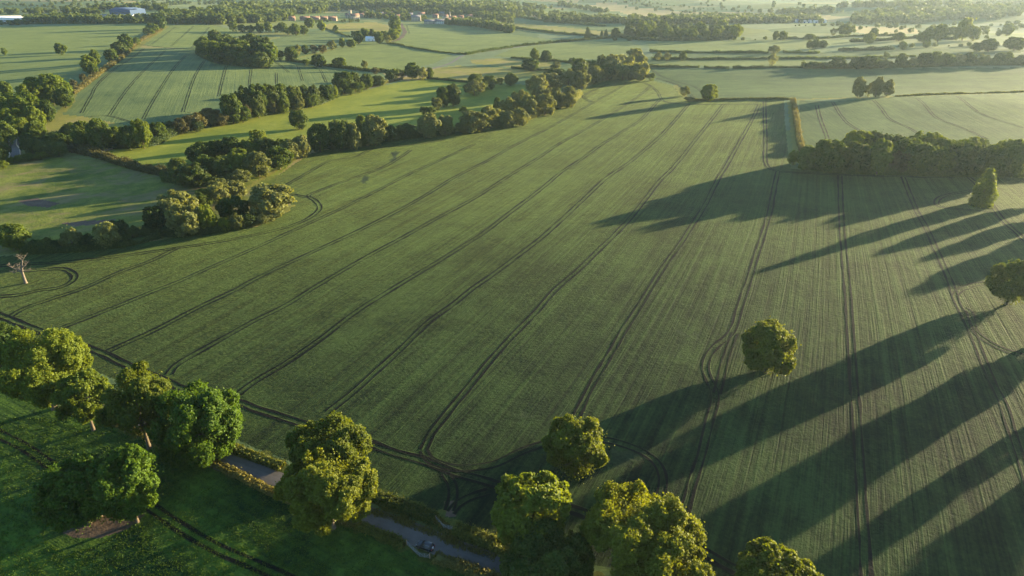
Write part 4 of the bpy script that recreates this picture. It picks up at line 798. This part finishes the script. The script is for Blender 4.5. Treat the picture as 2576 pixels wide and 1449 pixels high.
for l, gp_, h in [([(-20, 8), (110, 17), (200, 21), (330, 17), (480, 8)], 28, 8), ([(-20, 22), (120, 27), (220, 33), (330, 29)], 30, 8), ([(200, 4), (420, 2)], 20, 8), ([(1288, 7), (1378, 11), (1520, 30)], 24, 7), ([(1525, 4), (1610, 11), (1700, 29), (1813, 40), (1932, 44)], 24, 8), ([(1563, -2), (1788, 24), (1932, 30)], 26, 7), ([(1980, 46), (2100, 32)], 18, 8), ([(2142, 68), (2330, 72), (2576, 60)], 24, 9), ([(2300, 82), (2457, 76), (2600, 65)], 22, 7), ([(2090, 32), (2210, 30), (2400, 22)], 24, 9), ([(2300, 120), (2450, 115), (2600, 112)], 16, 7), ([(1550, 102), (1700, 103), (1932, 100)], 18, 6), ([(2000, 66), (2140, 64), (2250, 58)], 16, 8)]: S += line_sites(l, gp_, h)
for a in [(0, 420, 2, 24, 40, 10), (1400, 1932, 2, 40, 45, 10), (1932, 2600, 2, 60, 60, 11), (420, 1300, 0, 10, 50, 10), (2100, 2600, 60, 100, 22, 9)]:
    S += poly_sites([(a[0], a[2]), (a[1], a[2]), (a[1], a[3]), (a[0], a[3])], a[4], a[5])
far_mass('distant_woodland', S, 'dark')
# ------------------------------------------------------------------ buildings
M['brick'] = plain('brick', (.26, .18, .14), .9, .2, .8, .1); M['stone'] = plain('stone', (.34, .29, .22), .9, .2, .8, .1); M['render'] = plain('render', (.55, .52, .46), .85, .08, .5, .2)
M['rooftile'] = plain('rooftile', (.20, .12, .09), .85, .25, 1.2, .2); M['slate'] = plain('slate', (.12, .12, .14), .7, .2, 1, .3); M['glass'] = plain('glass', (.03, .035, .045), .15, .1, 1, .6, 0)
M['bluesheet'] = plain('bluesheet', (.05, .08, .15), .8, .06, .2, .05, 0); M['whitesheet'] = plain('whitesheet', (.80, .77, .74), .55, .05, .2, .3, 0); M['door'] = plain('door', (.10, .06, .04), .6, .2, 2, .3)
def gable(L, W, h, rise, over=.35):
    w = MB(); x, y = L / 2, W / 2
    w.add([(-x, -y, -1), (x, -y, -1), (x, y, -1), (-x, y, -1), (-x, -y, h), (x, -y, h), (x, y, h), (-x, y, h), (-x, 0, h + rise), (x, 0, h + rise)],
          [(0, 1, 5, 4), (2, 3, 7, 6)], [(4, 8, 7), (5, 6, 9)]); w.add([(-x, -y, -1), (-x, y, -1), (-x, y, h), (-x, -y, h)], [(0, 3, 2, 1)]); w.add([(x, -y, -1), (x, y, -1), (x, y, h), (x, -y, h)], [(0, 1, 2, 3)])
    r = MB(); k = rise / y
    for s in (-1, 1):
        e0, e1 = s * (y + over), h - over * k; X = x + over
        P = [(-X, e0, e1), (X, e0, e1), (X, 0, h + rise), (-X, 0, h + rise)]; Q = [(a, b, c + .25) for a, b, c in P]
        r.add(P + Q, [(0, 1, 2, 3), (4, 7, 6, 5), (0, 4, 5, 1), (1, 5, 6, 2), (3, 2, 6, 7), (0, 3, 7, 4)])
    return w, r
def house(px, py, yaw, L, W, h, rise, wall, roof, label, cat='house', name='house', chimneys=1, wins=3, floors=2, door=True):
    p = march([px], [py])[0]; e = empty(name, p, R(yaw), (1.12,) * 3); tag(e, label, cat)
    w, r = gable(L, W, h, rise); w.build('wall', M[wall], e); ro = r.build('roof', M[roof], e)
    for c in range(chimneys):
        m = MB(); cx = -L / 2 + .8 + c * (L - 1.6) / max(1, chimneys - 1) if chimneys > 1 else L / 2 - .9
        m.box(cx - .45, cx + .45, -.4, .4, h + rise - .9, h + rise + 1.3); m.box(cx - .25, cx + .25, -.22, .22, h + rise + 1.3, h + rise + 1.7); m.build('chimney', M['brick'], ro)
    for f in range(floors):
        for k in range(wins):
            x = -L / 2 + (k + .5) * L / wins; z = 1.0 + f * 2.7
            if z + 1.3 > h + .2: continue
            if door and f == 0 and k == wins // 2:
                m = MB(); m.box(x - .5, x + .5, -W / 2 - .07, -W / 2 + .1, -.2, 2.1); m.build('door', M['door'], e); continue
            m = MB(); m.box(x - .6, x + .6, -W / 2 - .06, -W / 2 + .1, z, z + 1.3); m.build('window', M['glass'], e)
    m = MB(); m.box(L / 2 - .1, L / 2 + .06, -.6, .6, 1, 2.3); m.build('window', M['glass'], e)
    return e
for k, (x, y, L, lb) in enumerate([(768, 52, 20, 'leftmost brick terrace of the village, half hidden by a bush'), (792, 52, 22, 'brick terrace second from the left along the village field'), (814, 52, 19, 'brick terrace third from the left along the village field'), (835, 52, 22, 'right-hand brick terrace at the end of the village row')]):
    house(x, y, -4, L, 8.5, 5.2, 3.4, 'brick', 'rooftile', lb, 'terrace', 'terraced_house', 4, 7, 2)
ch = house(893, 47, 30, 20, 9, 6.5, 4.5, 'stone', 'rooftile', 'sunlit stone church with square tower and slim cap among the village trees', 'church', 'church', 0, 4, 1, False)
m = MB(); m.box(-2.6, 2.6, -2.6, 2.6, 0, 17); m.box(-2.9, 2.9, -2.9, 2.9, 17, 17.8); t = m.build('tower', M['stone'], ch); t.location = (-9, 3, 0)
for a in range(4):
    m = MB(); sx, sy = ((1, 1), (1, -1), (-1, 1), (-1, -1))[a]; m.box(sx * 2.5 - .4, sx * 2.5 + .4, sy * 2.5 - .4, sy * 2.5 + .4, 17.8, 19.2); m.build('pinnacle', M['stone'], t)
house(877, 44, 20, 14, 8, 5.5, 3.5, 'stone', 'rooftile', 'stone house just left of the church tower'); house(911, 43, -25, 13, 8, 5.2, 3.4, 'stone', 'rooftile', 'stone house with bright gable just right of the church')
house(952, 44, 15, 12, 8, 5.2, 3.4, 'brick', 'rooftile', 'small brick house alone between tall village trees'); house(974, 42, -10, 15, 8, 5.2, 3.6, 'brick', 'rooftile', 'reddish house with white end, right of the small brick house'); house(960, 40, 40, 11, 7, 5, 3.2, 'brick', 'slate', 'slate roofed house behind the two reddish houses')
house(1047, 53, 3, 21, 11, 8.5, 4.2, 'stone', 'slate', 'big grey stone manor with three storeys of windows', 'house', 'manor_house', 2, 6, 3); house(1060, 41, 20, 17, 8, 5.5, 3.6, 'stone', 'rooftile', 'pinkish house partly hidden behind the big grey manor')
house(1082, 60, 0, 24, 9, 5, 3.4, 'stone', 'slate', 'long grey slate-roofed house beside the white house'); house(1105, 60, -20, 24, 9, 5.5, 4, 'render', 'slate', 'white house with dark roof and bright gables at the field edge', 'house', 'house', 2, 5, 2)
house(1121, 47, 30, 12, 8, 5.4, 3.4, 'stone', 'rooftile', 'stone house behind the white house'); sp = house(1139, 51, 10, 16, 8, 5, 4, 'stone', 'rooftile', 'chapel with a thin orange-lit spire in the village', 'church', 'chapel', 0, 3, 1)
m = MB(); m.lathe([(2.2, 5), (2.0, 9), (1.2, 14), (.1, 20)], (-6, 0, 0), 2, 8); m.build('spire', M['stone'], sp)
house(1150, 54, -15, 14, 8, 5, 3.2, 'render', 'rooftile', 'cream house right of the chapel spire'); house(1166, 57, 12, 12, 8, 5, 3.2, 'stone', 'rooftile', 'last small house at the right end of the village'); house(1182, 46, 20, 13, 8, 5, 3.2, 'brick', 'rooftile', 'orange brick house among the trees above the chapel')
for x_, y_, a_, rf, lb in [(921, 38, 15, 'rooftile', 'red roofed house behind the church, highest on the slope'), (938, 45, -20, 'rooftile', 'brick house between the church and the tall village trees'), (984, 39, 25, 'rooftile', 'red roofed house at the right of the pair with a white end'), (1000, 47, -10, 'rooftile', 'brick house in the shade before the tall hedge trees'), (1032, 42, 12, 'slate', 'slate roofed house left of the grey manor'), (1096, 45, -15, 'rooftile', 'red roofed house high behind the white house'), (1112, 39, 20, 'slate', 'slate roofed house highest behind the white house'), (1128, 56, 5, 'rooftile', 'low red roofed house below the chapel spire'), (1160, 49, -25, 'rooftile', 'red roofed house above the last small house'), (735, 52, 8, 'rooftile', 'brick house left of the terraces, behind bushes')]: house(x_, y_, a_, 13, 8, 5.2, 3.6, 'brick', rf, lb)
house(931, 103, 30, 12, 8, 4, 2.6, 'whitesheet', 'whitesheet', 'white-fronted barn half hidden in the field copse', 'barn', 'barn', 0, 2, 1)
def shed(x0, x1, py, h, W, wall, roof, label, rise=2.0, yaw=0):
    a, b = march([x0, x1], [py, py]); L = float(np.hypot(*(b - a)[:2])); c = (a + b) / 2; c[2] = Z(c[0], c[1])
    e = empty('warehouse', c, R(yaw)); tag(e, label, 'warehouse'); w, r = gable(L, W, h, rise, .5); w.build('wall', M[wall], e); r.build('roof', M[roof], e)
    m = MB(); m.box(-L * .42, L * .42, -W / 2 - .08, -W / 2 + .1, h * .45, h * .6); m.build('window', M['glass'], e)
    for k in range(3):
        m = MB(); x = -L * .3 + k * L * .3; m.box(x - 2, x + 2, -W / 2 - .1, -W / 2 + .1, -.5, 3.8); m.build('door', M['bluesheet'], e)
shed(-60, 66, 56, 9, 45, 'whitesheet', 'whitesheet', 'long white warehouse at the far left edge', 3)
shed(292, 354, 38, 12, 50, 'bluesheet', 'bluesheet', 'tall works building with a broad blue roof', 4, -12); shed(247, 340, 46, 6, 26, 'whitesheet', 'bluesheet', 'long low blue-roofed shed in front of the tall works', 1.5); shed(346, 388, 46, 6, 20, 'whitesheet', 'bluesheet', 'short blue-roofed shed at the right of the works', 1.5); shed(184, 204, 50, 6, 18, 'whitesheet', 'bluesheet', 'small pale blue shed among the trees left of the works', 1.5)
shed(2000, 2035, 57, 6, 30, 'whitesheet', 'bluesheet', 'left hazy blue shed of the distant farmyard', 2); shed(2040, 2072, 57, 6, 30, 'whitesheet', 'bluesheet', 'right hazy blue shed of the distant farmyard', 2)
# ------------------------------------------------------------------ bridge parapets, fence, gates
M['parapet'] = plain('parapet', (.46, .37, .27), .9, .25, 1.5, .1, .5); M['gatemetal'] = plain('gatemetal', (.22, .225, .225), .5, .15, 4, .4, .1, .3); M['timber'] = plain('timber', (.34, .23, .15), .85, .3, 3, .1, .3)
def parapet(line, label):
    p = resample(G(line), 1.5); V, q, uv, j = ribbon(p, [-.25, -.25, -.32, -.32, 0, .32, .32, .25, .25], [-.3, .7, .7, .82, .9, .82, .7, .7, -.3])
    tag(link('parapet_wall', make_mesh('parapet_wall', V, q, [M['parapet']], uv=uv)), label, 'wall')
parapet([(23.5, 362), (24.5, 380), (25, 395), (20, 403), (8.6, 410), (-8, 417)], 'curving stone parapet with a sunlit bend on the left side of the bridge'); parapet([(43, 352), (42.5, 366), (50, 376), (52, 394)], 'stone parapet on the right side of the bridge')
def rail_fence(line, label):
    p = G(line); e = empty('wooden_fence', p[0]); tag(e, label, 'fence'); q = resample(p, 2.2, False); q3 = np.c_[q, Z(q[:, 0], q[:, 1])] - p[0]
    for k, v in enumerate(q3):
        m = MB(); m.bar(v - (0, 0, .3), v + (0, 0, 1.25), .14); m.build('post', M['timber'], e)
    for z in (.45, .8, 1.15):
        m = MB()
        for a, b in zip(q3[:-1], q3[1:]): m.bar(a + (0, -.08, z), b + (0, -.08, z), .05, .14)
        m.build('rail', M['timber'], e)
rail_fence([(252, 384), (268, 381), (284, 377)], 'orange-lit timber fence at the corner of the bright pasture')
def gate(base, label):
    p = G(base); e = empty('field_gate', p[0]); tag(e, label, 'gate'); q = p - p[0]
    for v in (q[0], q[2]):
        m = MB(); m.bar(v - (0, 0, .4), v + (0, 0, 1.5), .2); m.build('gate_post', M['timber'], e)
    for a, b in ((q[0], q[1]), (q[2], q[1])):
        d = (b - a) * .96; a = a + (b - a) * .03; m = MB(); zs = (.18, .4, .64, .9, 1.22)
        for z in zs: m.bar(a + (0, 0, z), a + d + (0, 0, z), .045, .045)
        for s in (0, .5, 1): m.bar(a + d * s + (0, 0, .12), a + d * s + (0, 0, 1.26), .07)
        m.bar(a + (0, 0, 1.2), a + d * .5 + (0, 0, .2), .05); m.bar(a + d + (0, 0, 1.2), a + d * .5 + (0, 0, .2), .05); m.build('gate_leaf', M['gatemetal'], e)
gate([(1097, 1309), (1115.5, 1329), (1144, 1336)], 'pale double field gate into the crop on the far side of the road')
gate([(1024, 1371), (1056, 1401), (1081.5, 1405)], 'pale double field gate into the meadow beside the parked car')
# ------------------------------------------------------------------ the parked car
M['carpaint'] = plain('carpaint', (.012, .013, .016), .22, .1, 3, .6, 0); M['carglass'] = plain('carglass', (.012, .015, .02), .08, .1, 1, .8, 0); M['tyre'] = plain('tyre', (.015, .015, .015), .9, .2, 5, .1); M['alloy'] = plain('alloy', (.16, .16, .17), .4, .1, 4, .5, 0, .8); M['lamp'] = plain('lamp', (.25, .25, .26), .1, .1, 4, .6, 0); M['redlamp'] = plain('redlamp', (.35, .02, .02), .2, .1, 4, .5, 0); M['chrome'] = plain('chrome', (.55, .55, .56), .2, .05, 4, .6, 0, .9)
def car():
    a, b = G([(1083, 1385), (1057, 1375)]); d = (b - a)[:2]; yaw = math.atan2(d[1], d[0]); c = march([1070], [1379.5])[0]; c[2] += .12
    e = empty('parked_car', c, yaw); tag(e, 'black compact car parked in the gateway beside the road', 'car')
    prof = [(-2.05, .35), (-2.1, .62), (-2.04, .98), (-1.7, 1.04), (.75, 1.0), (1.5, .92), (1.98, .74), (2.08, .5), (2.02, .3)]
    m = MB(); n = len(prof); st = [(-.87, .9), (-.84, 1), (.84, 1), (.87, .9)]
    V = [(x, y * (.93 if abs(x) > 1.9 else 1), .28 + (z - .28) * s) for y, s in st for x, z in prof]; F = []
    for k in range(3): F += [(k * n + i, k * n + i + 1, (k + 1) * n + i + 1, (k + 1) * n + i) for i in range(n - 1)]
    m.add(V, F); m.add(V[:n] + [(0, -.87, .28)], [], [(i, n, i + 1) for i in range(n - 1)]); m.add(V[-n:] + [(0, .87, .28)], [], [(i, i + 1, n) for i in range(n - 1)]); m.box(-1.9, 1.9, -.8, .8, .22, .32)
    o = m.build('body', M['carpaint'], e); bv = o.modifiers.new('bevel', 'BEVEL'); bv.width = .05; bv.segments = 2; bv.limit_method = 'ANGLE'
    def loft(lo, hi, name, mat):
        k = MB(); (x0, x1, w0, z0), (x2, x3, w1, z1) = lo, hi
        k.add([(x0, -w0, z0), (x1, -w0, z0), (x1, w0, z0), (x0, w0, z0), (x2, -w1, z1), (x3, -w1, z1), (x3, w1, z1), (x2, w1, z1)], [(3, 2, 1, 0), (4, 5, 6, 7), (0, 1, 5, 4), (1, 2, 6, 5), (2, 3, 7, 6), (3, 0, 4, 7)]); return k.build(name, mat, e)
    loft((-1.92, .98, .80, 1.0), (-1.62, .22, .64, 1.50), 'window', M['carglass']); o = loft((-1.70, .26, .67, 1.50), (-1.55, .08, .58, 1.60), 'roof', M['carpaint'])
    for s in (-1, 1):
        k = MB(); k.bar((-1.5, s * .6, 1.62), (0, s * .6, 1.62), .05); k.build('roof_rail', M['chrome'], o)
        k = MB()
        for x0, x1 in ((-1.92, -1.64), (-.45, -.47), (.98, .24)): k.bar((x0, s * .81, 1.0), (x1, s * .66, 1.5), .07)
        k.build('pillar', M['carpaint'], e)
        k = MB(); k.bar((-1.8, s * .86, 1.02), (.7, s * .86, 1.0), .03); k.build('trim', M['chrome'], e)
        k = MB(); k.box(.55, .72, s * .98 - .1, s * .98 + .1, 1.0, 1.13); k.build('mirror', M['carpaint'], e)
        k = MB(); k.box(1.86, 2.04, s * .62 - .18, s * .62 + .18, .66, .8); k.build('headlight', M['lamp'], e)
        k = MB(); k.box(-2.12, -2.0, s * .72 - .12, s * .72 + .12, .7, .98); k.build('tail_light', M['redlamp'], e)
        for x in (-1.3, 1.3):
            k = MB(); k.lathe([(.2, -.1), (.31, -.11), (.33, -.07), (.33, .07), (.31, .11), (.2, .1)], (0, 0, 0), 1); w = k.build('wheel', M['tyre'], e, True); w.location = (x, s * .8, .33)
            k = MB(); k.lathe([(.02, s * .1), (.19, s * .115), (.21, s * .09)], (0, 0, 0), 1, 14); k.build('rim', M['alloy'], w)
    k = MB(); k.box(-2.13, -2.1, -.26, .26, .55, .67); k.build('number_plate', M['lamp'], e)
    return c, yaw
car_c, car_yaw = car()
# ------------------------------------------------------------------ the person behind the car
M['skin'] = plain('skin', (.48, .29, .21), .6, .08, 6, .3, 0); M['shirt'] = plain('shirt', (.62, .58, .66), .85, .1, 8, .1, .1); M['trousers'] = plain('trousers', (.02, .02, .025), .9, .2, 8, .1, .1); M['hair'] = plain('hair', (.03, .02, .015), .8, .3, 12, .2, .1); M['shoe'] = plain('shoe', (.03, .025, .02), .6, .2, 8, .2)
def skin_mesh(name, mat, parent, verts, edges, root=0):
    me = bpy.data.meshes.new(name); me.from_pydata([v[:3] for v in verts], edges, []); me.materials.append(mat); o = link(name, me, parent)
    o.modifiers.new('skin', 'SKIN').use_smooth_shade = True
    for k, v in enumerate(verts): me.skin_vertices[0].data[k].radius = (v[3], v[4] if len(v) > 4 else v[3]); me.skin_vertices[0].data[k].use_root = k == root
    s = o.modifiers.new('sub', 'SUBSURF'); s.levels = 1; s.render_levels = 2; return o
def person():
    p = march([1089.5], [1388.8])[0]; p[2] += .08; e = empty('person', p, car_yaw); tag(e, 'person in a pale shirt and dark trousers standing behind the parked car', 'person')
    V = [(0, 0, .93, .14, .11), (0, 0, 1.15, .13, .10), (.01, 0, 1.38, .15, .10), (.01, 0, 1.48, .06), (.03, 0, 1.56, .055), (.05, 0, 1.63, .075, .085), (.04, 0, 1.71, .07, .08)]; E = [(i, i + 1) for i in range(6)]
    def chain(start, pts):
        for q in pts: V.append(q); E.append((start, len(V) - 1)); start = len(V) - 1
        return start
    for s in (-1, 1):
        chain(0, [(0, s * .1, .86, .09), (.02 * s, s * .11, .48, .06), (0, s * .11, .1, .042), (.13, s * .13, .05, .035)])
        w = chain(2, [(.01, s * .19, 1.42, .058), (-.02 + .05 * s, s * .25, 1.14, .045), (.16, s * .22, .98, .03), (.22, s * .21, .96, .026, .036)])
        for k, (dy, L) in enumerate(((-.03, .065), (-.01, .075), (.012, .07), (.032, .055))): chain(w, [(.26, s * .21 + dy, .955, .009), (.26 + L * .6, s * .21 + dy * 1.1, .94, .008), (.26 + L * .9, s * .21 + dy * 1.1, .915, .007)])
        chain(w, [(.235, s * .17, .955, .010), (.27, s * .15, .94, .008)])
    V.append((.125, 0, 1.635, .014)); E.append((5, len(V) - 1))
    skin_mesh('body', M['skin'], e, V, E)
    sv = [(0, 0, .95, .165, .13), (0, 0, 1.15, .15, .125), (.01, 0, 1.38, .175, .13), (.01, 0, 1.47, .085)]; se = [(0, 1), (1, 2), (2, 3)]
    for s in (-1, 1): k = len(sv); sv += [(.01, s * .2, 1.41, .078), (-.01 + .03 * s, s * .24, 1.22, .065)]; se += [(2, k), (k, k + 1)]
    skin_mesh('shirt', M['shirt'], e, sv, se)
    tv = [(0, 0, .96, .155, .125), (0, 0, .88, .15, .12)]; te = [(0, 1)]
    for s in (-1, 1): k = len(tv); tv += [(0, s * .1, .8, .105), (.02 * s, s * .11, .48, .08), (0, s * .11, .12, .068)]; te += [(1, k), (k, k + 1), (k + 1, k + 2)]
    skin_mesh('trousers', M['trousers'], e, tv, te)
    skin_mesh('hair', M['hair'], e, [(.02, 0, 1.74, .085, .09), (-.02, 0, 1.68, .075, .085), (-.03, 0, 1.61, .05, .07)], [(0, 1), (1, 2)])
    for s in (-1, 1): skin_mesh('shoe', M['shoe'], e, [(-.05, s * .12, .045, .045), (.08, s * .13, .04, .05, .04), (.2, s * .135, .03, .04, .03)], [(0, 1), (1, 2)])
person()
# ------------------------------------------------------------------ the air
hm, nt = nodes('haze'); vo = nt.nodes.new('ShaderNodeVolumePrincipled'); ho = nt.nodes.new('ShaderNodeOutputMaterial')
vo.inputs['Color'].default_value = (.66, .84, 1.0, 1); vo.inputs['Density'].default_value = HAZE_DENSITY; vo.inputs['Anisotropy'].default_value = HAZE_G
nt.links.new(vo.outputs[0], ho.inputs['Volume']); hm.cycles.homogeneous_volume = True
mb = MB(); mb.box(-6600, 6600, -6600, 6600, -36, 125); tag(mb.build('haze', hm), kind='stuff')
